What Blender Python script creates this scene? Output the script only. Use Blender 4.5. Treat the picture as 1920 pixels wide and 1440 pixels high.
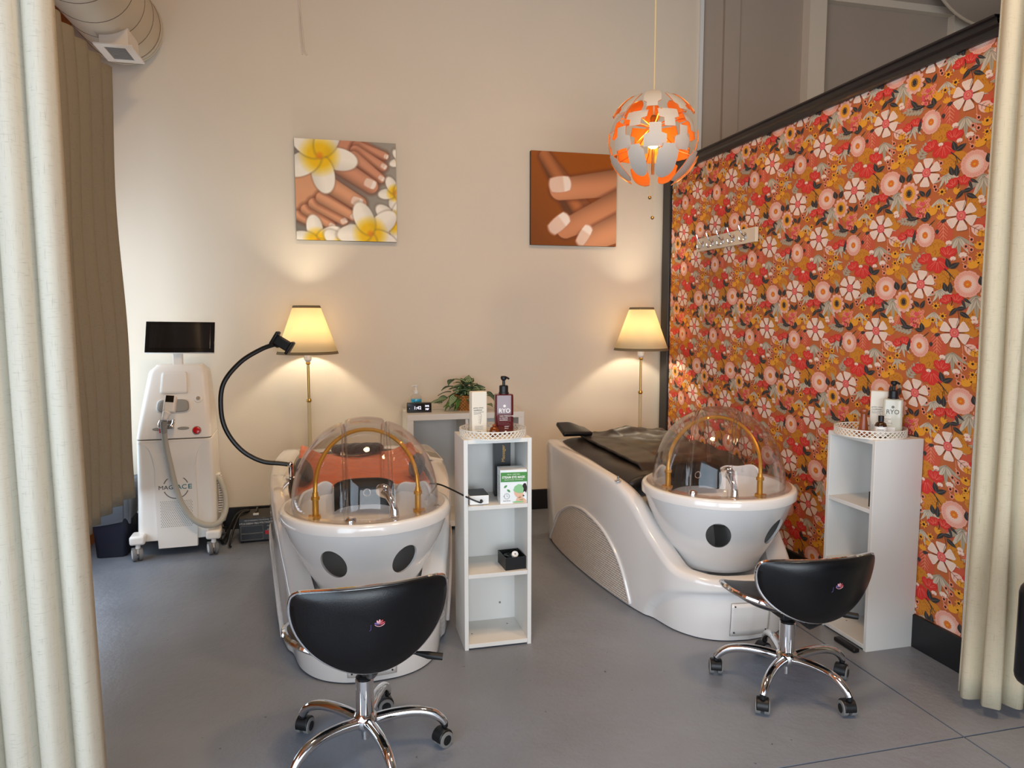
import bpy, bmesh, math, random
import numpy as np
from math import sin, cos, pi, radians, sqrt, atan2, hypot, exp
from mathutils import Vector, Matrix, Euler

for _o in list(bpy.data.objects):
    bpy.data.objects.remove(_o, do_unlink=True)
SC = bpy.context.scene
COL = SC.collection
rnd = random.Random(7)


def srgb(r, g, b, a=1.0):
    f = lambda v: (v / 255.0 / 12.92) if v / 255.0 <= 0.04045 else ((v / 255.0 + 0.055) / 1.055) ** 2.4
    return (f(r), f(g), f(b), a)


# ------------------------------------------------------------------ camera
cam_d = bpy.data.cameras.new('camera')
cam = bpy.data.objects.new('camera', cam_d)
COL.objects.link(cam)
cam_d.sensor_fit = 'HORIZONTAL'
cam_d.sensor_width = 36.0
cam_d.lens = 1340.0 / 1920.0 * 36.0
cam_d.clip_start = 0.02
cam.location = (0.0, 0.0, 1.45)
cam.rotation_euler = (radians(90 - 5.33), 0.0, radians(-13.78))
SC.camera = cam

# ------------------------------------------------------------------ colour management
SC.view_settings.view_transform = 'Standard'
SC.view_settings.look = 'None'
SC.view_settings.gamma = 1.0
SC.view_settings.use_curve_mapping = False
SC.view_settings.exposure = 0.0
SC.cycles.transparent_max_bounces = 24
SC.cycles.use_denoising = True
SC.cycles.sample_clamp_indirect = 6.0

# ------------------------------------------------------------------ daylight
world = bpy.data.worlds.new('sky')
SC.world = world
world.use_nodes = True
_bg = world.node_tree.nodes['Background']
_bg.inputs['Color'].default_value = (0.72, 0.84, 1.0, 1)
_bg.inputs['Strength'].default_value = 1.0


def area_light(name, loc, rot, sx, sy, power, col, spread=180):
    d = bpy.data.lights.new(name, 'AREA')
    d.shape = 'DISK' if sx == 0.6 else 'RECTANGLE'
    d.size, d.size_y = sx, sy
    d.energy = power
    d.color = col
    d.spread = radians(spread)
    o = bpy.data.objects.new(name, d)
    COL.objects.link(o)
    o.location = loc
    o.rotation_euler = rot
    return o


# shop-front glazing behind the camera, the street window on the left near the camera,
# and the window behind the left curtain
area_light('shopfront_daylight', (0.5, -2.42, 1.30), (radians(90), 0, 0), 3.0, 2.1, 125, (0.84, 0.92, 1.0))
area_light('street_window_daylight', (-1.52, -0.5, 1.45), (radians(90), 0, radians(-75)), 3.0, 2.3, 105, (0.68, 0.84, 1.0))
area_light('curtained_window_daylight', (-1.57, 4.1, 1.15), (radians(90), 0, radians(-90)), 1.75, 1.9, 30, (0.68, 0.84, 1.0))
# unseen overhead fill lights, added to warm the walls and right tower
for _i, (_x, _y) in enumerate(((0.2, 1.7), (2.3, 1.0))):
    area_light('warm_fill_light', (_x, _y, 4.55), (0, 0, 0), 0.6, 0.6, 56, (1.0, 0.66, 0.36))


# ------------------------------------------------------------------ materials
MATS = {}


def mat(name, col, rough=0.5, metal=0.0, coat=0.0, spec=0.5, trans=0.0, ior=1.45, bump=0.0, bscale=60.0, var=0.0, vscale=6.0, emit=None, estr=0.0, sheen=0.0, alpha=1.0):
    m = bpy.data.materials.new(name)
    m.use_nodes = True
    nt = m.node_tree
    b = nt.nodes['Principled BSDF']
    c = srgb(*col) if len(col) == 3 and max(col) > 1.0 else tuple(col)
    b.inputs['Base Color'].default_value = c if len(c) == 4 else (*c, 1)
    b.inputs['Roughness'].default_value = rough
    b.inputs['Metallic'].default_value = metal
    b.inputs['Coat Weight'].default_value = coat
    b.inputs['Coat Roughness'].default_value = 0.06
    b.inputs['Specular IOR Level'].default_value = spec
    b.inputs['Transmission Weight'].default_value = trans
    b.inputs['IOR'].default_value = ior
    b.inputs['Alpha'].default_value = alpha
    b.inputs['Sheen Weight'].default_value = sheen
    if emit:
        b.inputs['Emission Color'].default_value = srgb(*emit)
        b.inputs['Emission Strength'].default_value = estr
    tc = nt.nodes.new('ShaderNodeTexCoord')
    if var > 0:
        n = nt.nodes.new('ShaderNodeTexNoise')
        n.inputs['Scale'].default_value = vscale
        n.inputs['Detail'].default_value = 5
        nt.links.new(tc.outputs['Object'], n.inputs['Vector'])
        r = nt.nodes.new('ShaderNodeMapRange')
        r.inputs['From Min'].default_value = 0.3
        r.inputs['From Max'].default_value = 0.7
        r.inputs['To Min'].default_value = 1 - var
        r.inputs['To Max'].default_value = 1 + var
        nt.links.new(n.outputs['Fac'], r.inputs['Value'])
        mx = nt.nodes.new('ShaderNodeMix')
        mx.data_type = 'RGBA'
        mx.blend_type = 'MULTIPLY'
        mx.inputs['Factor'].default_value = 1.0
        mx.inputs['A'].default_value = b.inputs['Base Color'].default_value
        nt.links.new(r.outputs['Result'], mx.inputs['B'])
        nt.links.new(mx.outputs['Result'], b.inputs['Base Color'])
    if bump > 0:
        n2 = nt.nodes.new('ShaderNodeTexNoise')
        n2.inputs['Scale'].default_value = bscale
        n2.inputs['Detail'].default_value = 4
        nt.links.new(tc.outputs['Object'], n2.inputs['Vector'])
        bp = nt.nodes.new('ShaderNodeBump')
        bp.inputs['Strength'].default_value = bump
        bp.inputs['Distance'].default_value = 0.01
        nt.links.new(n2.outputs['Fac'], bp.inputs['Height'])
        nt.links.new(bp.outputs['Normal'], b.inputs['Normal'])
    MATS[name] = m
    return m


def clear_plastic(name, tint=(0.93, 0.92, 0.93), edge=0.9, rough=0.03):
    """thin clear acrylic: transparent with fresnel reflection"""
    m = bpy.data.materials.new(name)
    m.use_nodes = True
    nt = m.node_tree
    nt.nodes.remove(nt.nodes['Principled BSDF'])
    out = nt.nodes['Material Output']
    t = nt.nodes.new('ShaderNodeBsdfTransparent')
    t.inputs['Color'].default_value = (*tint, 1)
    g = nt.nodes.new('ShaderNodeBsdfGlossy')
    g.inputs['Roughness'].default_value = rough
    f = nt.nodes.new('ShaderNodeLayerWeight')
    f.inputs['Blend'].default_value = 0.5
    pw = nt.nodes.new('ShaderNodeMath')
    pw.operation = 'POWER'
    pw.inputs[1].default_value = 2.6
    nt.links.new(f.outputs['Facing'], pw.inputs[0])
    k = nt.nodes.new('ShaderNodeMath')
    k.operation = 'MULTIPLY_ADD'
    k.inputs[1].default_value = edge * 0.75
    k.inputs[2].default_value = 0.024
    nt.links.new(pw.outputs['Value'], k.inputs[0])
    mx = nt.nodes.new('ShaderNodeMixShader')
    nt.links.new(k.outputs['Value'], mx.inputs['Fac'])
    nt.links.new(t.outputs['BSDF'], mx.inputs[1])
    nt.links.new(g.outputs['BSDF'], mx.inputs[2])
    nt.links.new(mx.outputs['Shader'], out.inputs['Surface'])
    MATS[name] = m
    return m


def translucent(name, col, frac=0.5, tcol=None, slub=False, rough=0.85):
    """cloth that lets some light through"""
    m = bpy.data.materials.new(name)
    m.use_nodes = True
    nt = m.node_tree
    b = nt.nodes['Principled BSDF']
    b.inputs['Base Color'].default_value = srgb(*col)
    b.inputs['Roughness'].default_value = rough
    b.inputs['Specular IOR Level'].default_value = 0.15
    out = nt.nodes['Material Output']
    t = nt.nodes.new('ShaderNodeBsdfTranslucent')
    t.inputs['Color'].default_value = srgb(*(tcol or col))
    mx = nt.nodes.new('ShaderNodeMixShader')
    mx.inputs['Fac'].default_value = frac
    nt.links.new(b.outputs['BSDF'], mx.inputs[1])
    nt.links.new(t.outputs['BSDF'], mx.inputs[2])
    nt.links.new(mx.outputs['Shader'], out.inputs['Surface'])
    tc = nt.nodes.new('ShaderNodeTexCoord')
    if slub:
        last = None
        for sc_, lo in (((40, 40, 520), 0.60), ((520, 520, 20), 0.61)):
            mp = nt.nodes.new('ShaderNodeMapping')
            mp.inputs['Scale'].default_value = sc_
            nt.links.new(tc.outputs['Object'], mp.inputs['Vector'])
            n = nt.nodes.new('ShaderNodeTexNoise')
            n.inputs['Scale'].default_value = 1.0
            n.inputs['Detail'].default_value = 3
            nt.links.new(mp.outputs['Vector'], n.inputs['Vector'])
            r = nt.nodes.new('ShaderNodeMapRange')
            r.inputs['From Min'].default_value = lo
            r.inputs['From Max'].default_value = lo + 0.12
            r.inputs['To Min'].default_value = 1.0
            r.inputs['To Max'].default_value = 0.76
            nt.links.new(n.outputs['Fac'], r.inputs['Value'])
            if last is None:
                last = r.outputs['Result']
            else:
                mu = nt.nodes.new('ShaderNodeMath')
                mu.operation = 'MULTIPLY'
                nt.links.new(last, mu.inputs[0])
                nt.links.new(r.outputs['Result'], mu.inputs[1])
                last = mu.outputs['Value']
        mm = nt.nodes.new('ShaderNodeMix')
        mm.data_type = 'RGBA'
        mm.blend_type = 'MULTIPLY'
        mm.inputs['Factor'].default_value = 1.0
        mm.inputs['A'].default_value = srgb(*col)
        nt.links.new(last, mm.inputs['B'])
        nt.links.new(mm.outputs['Result'], b.inputs['Base Color'])
        bp = nt.nodes.new('ShaderNodeBump')
        bp.inputs['Strength'].default_value = 0.25
        bp.inputs['Distance'].default_value = 0.003
        nt.links.new(last, bp.inputs['Height'])
        nt.links.new(bp.outputs['Normal'], b.inputs['Normal'])
    MATS[name] = m
    return m


mat('wall_paint', (223, 211, 192), 0.8, spec=0.25, bump=0.04, bscale=90, var=0.02, vscale=1.2)
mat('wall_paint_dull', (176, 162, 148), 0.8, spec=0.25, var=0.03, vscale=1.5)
mat('ceiling_paint', (150, 138, 126), 0.9)
mat('timber', (196, 112, 52), 0.55, var=0.18, vscale=9)
mat('black_trim', (34, 33, 35), 0.32, var=0.06)
mat('black_skirting', (26, 27, 30), 0.4)
mat('white_trim', (222, 224, 222), 0.6)
mat('white_gloss', (228, 223, 218), 0.16, coat=0.6)
mat('white_basin', (232, 230, 226), 0.12, coat=0.6)
mat('white_melamine', (222, 219, 213), 0.42)
mat('white_melamine_edge', (214, 214, 209), 0.45)
mat('machine_white', (234, 228, 220), 0.34, coat=0.1)
mat('machine_grey', (150, 147, 142), 0.4)
mat('seam_grey', (140, 132, 124), 0.6)
mat('chrome', (225, 225, 226), 0.06, metal=1.0)
mat('steel', (190, 190, 190), 0.25, metal=1.0)
mat('black_leather', (11, 11, 14), 0.3, bump=0.05, bscale=220, spec=0.5)
mat('black_plastic', (18, 18, 19), 0.4)
mat('black_gloss', (10, 10, 12), 0.08, coat=0.5)
mat('dark_screen', (20, 18, 19), 0.06, coat=0.7)
mat('rubber_grey', (120, 118, 116), 0.6)
mat('hose_grey', (176, 172, 160), 0.45)
mat('brass', (196, 164, 96), 0.28, metal=1.0)
mat('lamp_cream_pole', (206, 190, 150), 0.4)
mat('gold_pipe', (196, 140, 50), 0.3, metal=0.55)
mat('red_button', (196, 22, 30), 0.25, coat=0.4)
mat('navy_bin', (26, 28, 44), 0.5)
mat('bag_plastic', (116, 118, 124), 0.3, trans=0.3, alpha=0.8)
mat('cushion_black', (14, 14, 16), 0.6)
mat('orange_towel', (226, 118, 62), 0.95, sheen=0.4, bump=0.5, bscale=260, var=0.08, vscale=30)
mat('charcoal_fluff', (62, 60, 60), 0.98, sheen=0.3, bump=1.0, bscale=90, var=0.25, vscale=60)
mat('bed_leather', (44, 37, 33), 0.42, bump=0.08, bscale=30, spec=0.4)
mat('cover_leather', (58, 49, 42), 0.45, bump=0.08, bscale=26, spec=0.4)
mat('duct_paint', (196, 182, 160), 0.55)
mat('duct_seam', (110, 92, 76), 0.6)
mat('vent_dark', (58, 56, 52), 0.7)
mat('vent_white', (226, 216, 204), 0.5)
mat('pendant_white', (206, 198, 186), 0.5)
mat('pendant_copper', (250, 158, 74), 0.3, metal=0.6)
mat('shade_band', (120, 104, 76), 0.8)
mat('bulb_glow', (255, 220, 150), 0.4, emit=(255, 206, 120), estr=14)
mat('pendant_glow', (255, 190, 90), 0.4, emit=(255, 196, 96), estr=42)
mat('rack_white', (224, 208, 184), 0.4)
mat('woven', (178, 122, 62), 0.75, bump=0.4, bscale=160, var=0.3, vscale=40)
mat('leaf_dark', (42, 78, 44), 0.5, var=0.2, vscale=40)
mat('leaf_light', (176, 196, 150), 0.55)
mat('leaf_mid', (92, 132, 62), 0.5, var=0.15, vscale=30)
mat('stem_green', (84, 104, 52), 0.6)
mat('sanitizer_blue', (64, 190, 232), 0.15)
mat('bottle_clear', (226, 236, 238), 0.08, trans=0.85)
mat('white_plastic', (236, 234, 230), 0.35)
mat('carton_white', (228, 220, 204), 0.45)
mat('ink_grey', (112, 106, 98), 0.6)
mat('ink_dark', (44, 42, 42), 0.6)
mat('ink_white', (236, 232, 226), 0.5)
mat('wine_red', (84, 14, 18), 0.14, coat=0.5)
mat('amber_glass', (132, 62, 14), 0.1, trans=0.35, coat=0.3)
mat('amber_dark', (52, 30, 12), 0.1, coat=0.4)
mat('wood_red', (142, 68, 30), 0.35, var=0.18, vscale=18, coat=0.2)
mat('pearl_bottle', (216, 212, 192), 0.2, trans=0.15, coat=0.3)
mat('tray_white', (226, 220, 208), 0.45)
mat('carton_green', (70, 140, 60), 0.5)
mat('leaf_print', (88, 150, 84), 0.5)
mat('skin_print', (228, 182, 150), 0.6)
mat('mask_print', (142, 196, 140), 0.6)
mat('hair_print', (36, 24, 20), 0.6)
mat('box_white', (236, 238, 236), 0.4)
mat('gold_ink', (170, 132, 70), 0.4, metal=0.4)
mat('clock_digits', (240, 240, 250), 0.5, emit=(220, 226, 255), estr=0.9)
mat('logo_pink', (206, 150, 158), 0.5)
mat('logo_red', (176, 70, 80), 0.5)
mat('logo_violet', (88, 70, 130), 0.5)
mat('brand_teal', (52, 120, 130), 0.5)
mat('seal_red', (200, 40, 48), 0.4, emit=(220, 40, 50), estr=0.3)
mat('canvas_edge', (60, 44, 32), 0.8)
mat('string_white', (222, 208, 192), 0.9)
clear_plastic('acrylic', (0.984, 0.976, 0.978), 0.9)
clear_plastic('acrylic_glint', (0.95, 0.94, 0.94), 2.6, 0.08)  # extra reflective, for the added highlight lines on the dome
clear_plastic('acrylic_rim', (0.97, 0.95, 0.95), 1.0, 0.06)
clear_plastic('window_glass', (0.96, 0.98, 0.98), 0.8)
translucent('linen', (206, 200, 184), 0.14, slub=True)
translucent('linen_warm_lit', (212, 200, 172), 0.14, slub=True)  # same linen with the warm room light put into its colour
translucent('linen_dim', (160, 150, 132), 0.20, tcol=(150, 140, 120), slub=True)  # darker copy of the linen, backlit dimness put into the colour
translucent('lamp_shade_cloth', (244, 234, 204), 0.6, tcol=(255, 243, 216))

# woven side panel: little staggered cells
_m = mat('woven_panel', (222, 208, 192), 0.5)
_nt = _m.node_tree
_tc = _nt.nodes.new('ShaderNodeTexCoord')
_sx = _nt.nodes.new('ShaderNodeSeparateXYZ')
_mp = _nt.nodes.new('ShaderNodeCombineXYZ')
_nt.links.new(_tc.outputs['Object'], _sx.inputs['Vector'])
_nt.links.new(_sx.outputs['Y'], _mp.inputs['X'])
_nt.links.new(_sx.outputs['Z'], _mp.inputs['Y'])
_br = _nt.nodes.new('ShaderNodeTexBrick')
_br.inputs['Scale'].default_value = 1.0
_br.inputs['Brick Width'].default_value = 0.026
_br.inputs['Row Height'].default_value = 0.0125
_br.inputs['Mortar Size'].default_value = 0.0026
_br.inputs['Mortar Smooth'].default_value = 1.0
_br.inputs['Color1'].default_value = srgb(240, 228, 216)
_br.inputs['Color2'].default_value = srgb(232, 218, 204)
_br.inputs['Mortar'].default_value = srgb(206, 188, 172)
_nt.links.new(_mp.outputs['Vector'], _br.inputs['Vector'])
_nt.links.new(_br.outputs['Color'], _nt.nodes['Principled BSDF'].inputs['Base Color'])  # tubes added along the groove edges to draw highlight lines
_bp = _nt.nodes.new('ShaderNodeBump')
_bp.inputs['Strength'].default_value = 0.9
_bp.inputs['Distance'].default_value = 0.006
_bp.invert = True
_nt.links.new(_br.outputs['Fac'], _bp.inputs['Height'])
_nt.links.new(_bp.outputs['Normal'], _nt.nodes['Principled BSDF'].inputs['Normal'])

# painted concrete floor
_m = mat('floor_paint', (118, 120, 124), 0.36)
_nt = _m.node_tree
_b = _nt.nodes['Principled BSDF']
_tc = _nt.nodes.new('ShaderNodeTexCoord')
_n1 = _nt.nodes.new('ShaderNodeTexNoise')
_n1.inputs['Scale'].default_value = 1.1
_n1.inputs['Detail'].default_value = 6
_n2 = _nt.nodes.new('ShaderNodeTexNoise')
_n2.inputs['Scale'].default_value = 14
_n2.inputs['Detail'].default_value = 8
_n2.inputs['Roughness'].default_value = 0.65
_vo = _nt.nodes.new('ShaderNodeTexNoise')
_vo.inputs['Scale'].default_value = 38
_vo.inputs['Detail'].default_value = 2
for _n in (_n1, _n2, _vo):
    _nt.links.new(_tc.outputs['Object'], _n.inputs['Vector'])
_cr = _nt.nodes.new('ShaderNodeValToRGB')
_cr.color_ramp.elements[0].position = 0.34
_cr.color_ramp.elements[0].color = srgb(116, 121, 130)
_cr.color_ramp.elements[1].position = 0.68
_cr.color_ramp.elements[1].color = srgb(136, 142, 153)
_nt.links.new(_n1.outputs['Fac'], _cr.inputs['Fac'])
_sp = _nt.nodes.new('ShaderNodeMapRange')          # chips in the paint
_sp.inputs['From Min'].default_value = 0.74
_sp.inputs['From Max'].default_value = 0.78
_nt.links.new(_vo.outputs['Fac'], _sp.inputs['Value'])
_mx = _nt.nodes.new('ShaderNodeMix')
_mx.data_type = 'RGBA'
_nt.links.new(_sp.outputs['Result'], _mx.inputs['Factor'])
_nt.links.new(_cr.outputs['Color'], _mx.inputs['A'])
_mx.inputs['B'].default_value = srgb(70, 70, 72)
_nt.links.new(_mx.outputs['Result'], _b.inputs['Base Color'])
_rr = _nt.nodes.new('ShaderNodeMapRange')
_rr.inputs['From Min'].default_value = 0.3
_rr.inputs['From Max'].default_value = 0.7
_rr.inputs['To Min'].default_value = 0.26
_rr.inputs['To Max'].default_value = 0.46
_nt.links.new(_n1.outputs['Fac'], _rr.inputs['Value'])
_nt.links.new(_rr.outputs['Result'], _b.inputs['Roughness'])
_bp = _nt.nodes.new('ShaderNodeBump')
_bp.inputs['Strength'].default_value = 0.34
_bp.inputs['Distance'].default_value = 0.012
_nt.links.new(_n2.outputs['Fac'], _bp.inputs['Height'])
_nt.links.new(_bp.outputs['Normal'], _b.inputs['Normal'])


# ------------------------------------------------------------------ mesh helpers
class MB:
    """collects shapes and links them as one mesh object"""

    def __init__(self):
        self.v, self.f, self.mi = [], [], []

    def add(self, verts, faces, mi=0, M=None):
        o = len(self.v)
        for p in verts:
            self.v.append(tuple(M @ Vector(p)) if M is not None else tuple(p))
        for q in faces:
            self.f.append(tuple(o + i for i in q))
            self.mi.append(mi)
        return self

    def box(self, c, s, mi=0, rz=0.0, M=None):
        hx, hy, hz = s[0] / 2, s[1] / 2, s[2] / 2
        vs = [(x, y, z) for z in (-hz, hz) for y in (-hy, hy) for x in (-hx, hx)]
        T = Matrix.Translation(c) @ Matrix.Rotation(rz, 4, 'Z')
        if M is not None:
            T = M @ T
        return self.add(vs, [(0, 2, 3, 1), (4, 5, 7, 6), (0, 1, 5, 4), (2, 6, 7, 3), (0, 4, 6, 2), (1, 3, 7, 5)], mi, T)

    def b2(self, lo, hi, mi=0):
        return self.box([(a + b) / 2 for a, b in zip(lo, hi)], [b - a for a, b in zip(lo, hi)], mi)

    def lathe(self, prof, n=32, c=(0, 0, 0), mi=0, M=None, a0=0.0, a1=2 * pi, cap=False):
        full = abs(a1 - a0 - 2 * pi) < 1e-6
        m = n if full else n + 1
        vs, fs = [], []
        for r, z in prof:
            for i in range(m):
                a = a0 + (a1 - a0) * i / n
                vs.append((c[0] + r * cos(a), c[1] + r * sin(a), c[2] + z))
        for j in range(len(prof) - 1):
            for i in range(n):
                k = (i + 1) % m
                fs.append((j * m + i, j * m + k, (j + 1) * m + k, (j + 1) * m + i))
        if cap:
            fs.append(tuple(range(m))[::-1])
            fs.append(tuple((len(prof) - 1) * m + i for i in range(m)))
        return self.add(vs, fs, mi, M)

    def cyl(self, p0, p1, r, n=16, mi=0, r1=None):
        return self.tube([p0, p1], [r, r if r1 is None else r1], n, mi)

    def tube(self, pts, rad, n=10, mi=0, closed=False, flat=1.0):
        P = [Vector(p) for p in pts]
        N = len(P)
        R = rad if isinstance(rad, (list, tuple)) else [rad] * N
        vs, fs = [], []
        up = None
        for i in range(N):
            if closed:
                t = P[(i + 1) % N] - P[i - 1]
            else:
                t = P[min(i + 1, N - 1)] - P[max(i - 1, 0)]
            t = t.normalized() if t.length > 1e-9 else Vector((0, 0, 1))
            if up is None:
                up = t.orthogonal().normalized()
                if flat != 1.0:
                    up = Vector((0, 0, 1)) - t * t.z
                    up = up.normalized() if up.length > 1e-6 else t.orthogonal().normalized()
            up = (up - t * up.dot(t))
            up = up.normalized() if up.length > 1e-9 else t.orthogonal().normalized()
            sd = t.cross(up)
            for k in range(n):
                a = 2 * pi * k / n
                vs.append(tuple(P[i] + up * (cos(a) * R[i] * flat) + sd * (sin(a) * R[i])))
        for i in range(N if closed else N - 1):
            j = (i + 1) % N
            for k in range(n):
                l = (k + 1) % n
                fs.append((i * n + k, i * n + l, j * n + l, j * n + k))
        if not closed:
            fs.append(tuple(range(n))[::-1])
            fs.append(tuple((N - 1) * n + k for k in range(n)))
        return self.add(vs, fs, mi)

    def sphere(self, c, r, n=16, m=10, mi=0, s=(1, 1, 1)):
        prof = [(max(1e-5, r * sin(pi * j / m)), -r * cos(pi * j / m)) for j in range(m + 1)]
        M = Matrix.Translation(c) @ Matrix.Diagonal((*s, 1))
        return self.lathe(prof, n, (0, 0, 0), mi, M)

    def grid(self, fn, nu, nv, mi=0, cu=False, cv=False, flip=False):
        mu = nu if cu else nu + 1
        mv = nv if cv else nv + 1
        vs = [fn(i / nu, j / nv) for j in range(mv) for i in range(mu)]
        fs = []
        for j in range(nv):
            for i in range(nu):
                a, b = i, (i + 1) % mu
                c, d = j, (j + 1) % mv
                q = (c * mu + a, c * mu + b, d * mu + b, d * mu + a)
                fs.append(q[::-1] if flip else q)
        return self.add(vs, fs, mi)

    def prism(self, pts, z0, z1, mi=0, M=None):
        n = len(pts)
        vs = [(p[0], p[1], z0) for p in pts] + [(p[0], p[1], z1) for p in pts]
        fs = [tuple(range(n))[::-1], tuple(range(n, 2 * n))]
        fs += [(i, (i + 1) % n, n + (i + 1) % n, n + i) for i in range(n)]
        return self.add(vs, fs, mi, M)

    def poly(self, pts, mi=0):
        return self.add(pts, [tuple(range(len(pts)))], mi)

    def build(self, name, mats, parent=None, smooth=True, bevel=0.0, bseg=2, angle=35, solid=0.0, sub=0, loc=None, rot=None, fix=True):
        me = bpy.data.meshes.new(name)
        me.from_pydata(self.v, [], self.f)
        ml = mats if isinstance(mats, (list, tuple)) else [mats]
        for m in ml:
            me.materials.append(MATS[m] if isinstance(m, str) else m)
        if len(ml) > 1:
            me.polygons.foreach_set('material_index', self.mi)
        if fix:
            bm = bmesh.new()
            bm.from_mesh(me)
            bmesh.ops.recalc_face_normals(bm, faces=bm.faces)
            bm.to_mesh(me)
            bm.free()
        if smooth:
            me.polygons.foreach_set('use_smooth', [True] * len(me.polygons))
            me.set_sharp_from_angle(angle=radians(angle))
        me.update()
        o = bpy.data.objects.new(name, me)
        COL.objects.link(o)
        if parent is not None:
            o.parent = parent
        if loc is not None:
            o.location = loc
        if rot is not None:
            o.rotation_euler = rot
        if solid:
            md = o.modifiers.new('thick', 'SOLIDIFY')
            md.thickness = solid
            md.offset = 0
        if bevel > 0:
            md = o.modifiers.new('edge', 'BEVEL')
            md.width = bevel
            md.segments = bseg
            md.limit_method = 'ANGLE'
            md.angle_limit = radians(40)
        if sub:
            md = o.modifiers.new('sub', 'SUBSURF')
            md.levels = md.render_levels = sub
        return o


def tag(o, label, cat, group=None):
    o['label'] = label
    o['category'] = cat
    if group:
        o['group'] = group
    return o


def thing(name, label, cat, loc=(0, 0, 0), rz=0.0, group=None):
    o = bpy.data.objects.new(name, None)
    o.empty_display_size = 0.1
    COL.objects.link(o)
    o.location = loc
    o.rotation_euler = (0, 0, rz)
    return tag(o, label, cat, group)


def structure(o):
    o['kind'] = 'structure'
    return o


def cut(o, cutters):
    """saw holes into a mesh object"""
    tmp = []
    for mb in cutters:
        c = mb.build('cutter', 'white_gloss')
        c.parent = o.parent
        tmp.append(c)
        md = o.modifiers.new('hole', 'BOOLEAN')
        md.operation = 'DIFFERENCE'
        md.solver = 'EXACT'
        md.object = c
    dg = bpy.context.evaluated_depsgraph_get()
    dg.update()
    me = bpy.data.meshes.new_from_object(o.evaluated_get(dg))
    for md in list(o.modifiers):
        o.modifiers.remove(md)
    o.data = me
    for c in tmp:
        d = c.data
        bpy.data.objects.remove(c)
        bpy.data.meshes.remove(d)
    me.polygons.foreach_set('use_smooth', [True] * len(me.polygons))
    me.set_sharp_from_angle(angle=radians(35))
    return o


def lettering(txt, size, M, m, parent=None, name='lettering', depth=0.0004, align='CENTER', width=1.0, bold=0.0, space=1.0):
    cu = bpy.data.curves.new(name, 'FONT')
    cu.body = txt
    cu.size = size
    cu.align_x = align
    cu.align_y = 'CENTER'
    cu.extrude = depth
    cu.offset = bold
    cu.space_character = space
    cu.resolution_u = 3
    t = bpy.data.objects.new('txt', cu)
    COL.objects.link(t)
    dg = bpy.context.evaluated_depsgraph_get()
    me = bpy.data.meshes.new_from_object(t.evaluated_get(dg))
    bpy.data.objects.remove(t)
    bpy.data.curves.remove(cu)
    me.transform(M @ Matrix.Diagonal((width, 1, 1, 1)))
    me.name = name
    me.materials.clear()
    me.materials.append(MATS[m])
    o = bpy.data.objects.new(name, me)
    COL.objects.link(o)
    if parent is not None:
        o.parent = parent
    return o


def facing(loc, nx, ny, tilt=0.0):
    """matrix for print whose front faces (nx, ny), upright"""
    a = atan2(ny, nx)
    return Matrix.Translation(loc) @ Matrix.Rotation(a + pi / 2, 4, 'Z') @ Matrix.Rotation(pi / 2 - tilt, 4, 'X')


def catmull(pts, per=8, closed=False):
    P = [Vector(p) for p in pts]
    n = len(P)
    out = []
    for i in range(n if closed else n - 1):
        if closed:
            p0, p1, p2, p3 = P[i - 1], P[i], P[(i + 1) % n], P[(i + 2) % n]
        else:
            p0, p1, p2, p3 = P[max(i - 1, 0)], P[i], P[i + 1], P[min(i + 2, n - 1)]
        for k in range(per):
            t = k / per
            out.append(0.5 * ((2 * p1) + (p2 - p0) * t + (2 * p0 - 5 * p1 + 4 * p2 - p3) * t * t + (3 * p1 - p0 - 3 * p2 + p3) * t ** 3))
    if not closed:
        out.append(P[-1])
    return out


def sstep(a, b, x):
    t = min(1.0, max(0.0, (x - a) / (b - a)))
    return t * t * (3 - 2 * t)
# ------------------------------------------------------------------ the room
BY = 5.13      # face of the back wall
PX = 2.455     # face of the papered partition
LX = -1.55     # face of the left wall
TOP = 4.8
JX, JY, JW = 2.085, 1.915, 0.007   # control joints of the slab
mb = MB()
for xa, xb in ((LX - 0.2, JX - JW / 2), (JX + JW / 2, 7.0)):
    for ya, yb in ((-2.7, JY - JW / 2), (JY + JW / 2, BY + 0.2)):
        mb.b2((xa, ya, -0.05), (xb, yb, 0.0))
mb.b2((LX - 0.2, -2.7, -0.08), (7.0, BY + 0.2, -0.018))
structure(mb.build('floor', 'floor_paint', smooth=False))
structure(MB().b2((LX - 0.2, -2.7, TOP), (7.0, BY + 0.2, TOP + 0.1)).build('ceiling', 'ceiling_paint', smooth=False))
structure(MB().b2((LX - 0.2, BY, 0), (2.74, BY + 0.2, TOP)).build('wall_back', 'wall_paint', smooth=False))

# beyond the partition: duller panelled continuation of the back wall
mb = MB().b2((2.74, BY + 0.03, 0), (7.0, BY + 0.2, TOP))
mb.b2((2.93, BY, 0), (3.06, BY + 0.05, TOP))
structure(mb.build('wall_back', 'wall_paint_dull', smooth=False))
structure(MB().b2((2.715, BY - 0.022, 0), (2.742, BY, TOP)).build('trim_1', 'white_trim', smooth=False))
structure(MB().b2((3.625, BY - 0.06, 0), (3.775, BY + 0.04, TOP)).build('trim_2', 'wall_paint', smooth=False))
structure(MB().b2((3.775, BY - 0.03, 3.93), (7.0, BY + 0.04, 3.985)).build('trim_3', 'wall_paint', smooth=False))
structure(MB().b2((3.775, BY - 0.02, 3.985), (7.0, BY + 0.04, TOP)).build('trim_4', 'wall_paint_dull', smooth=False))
structure(MB().b2((5.0, BY - 0.04, 0), (5.25, BY + 0.04, 3.93)).build('trim_5', 'wall_paint', smooth=False))

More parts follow.
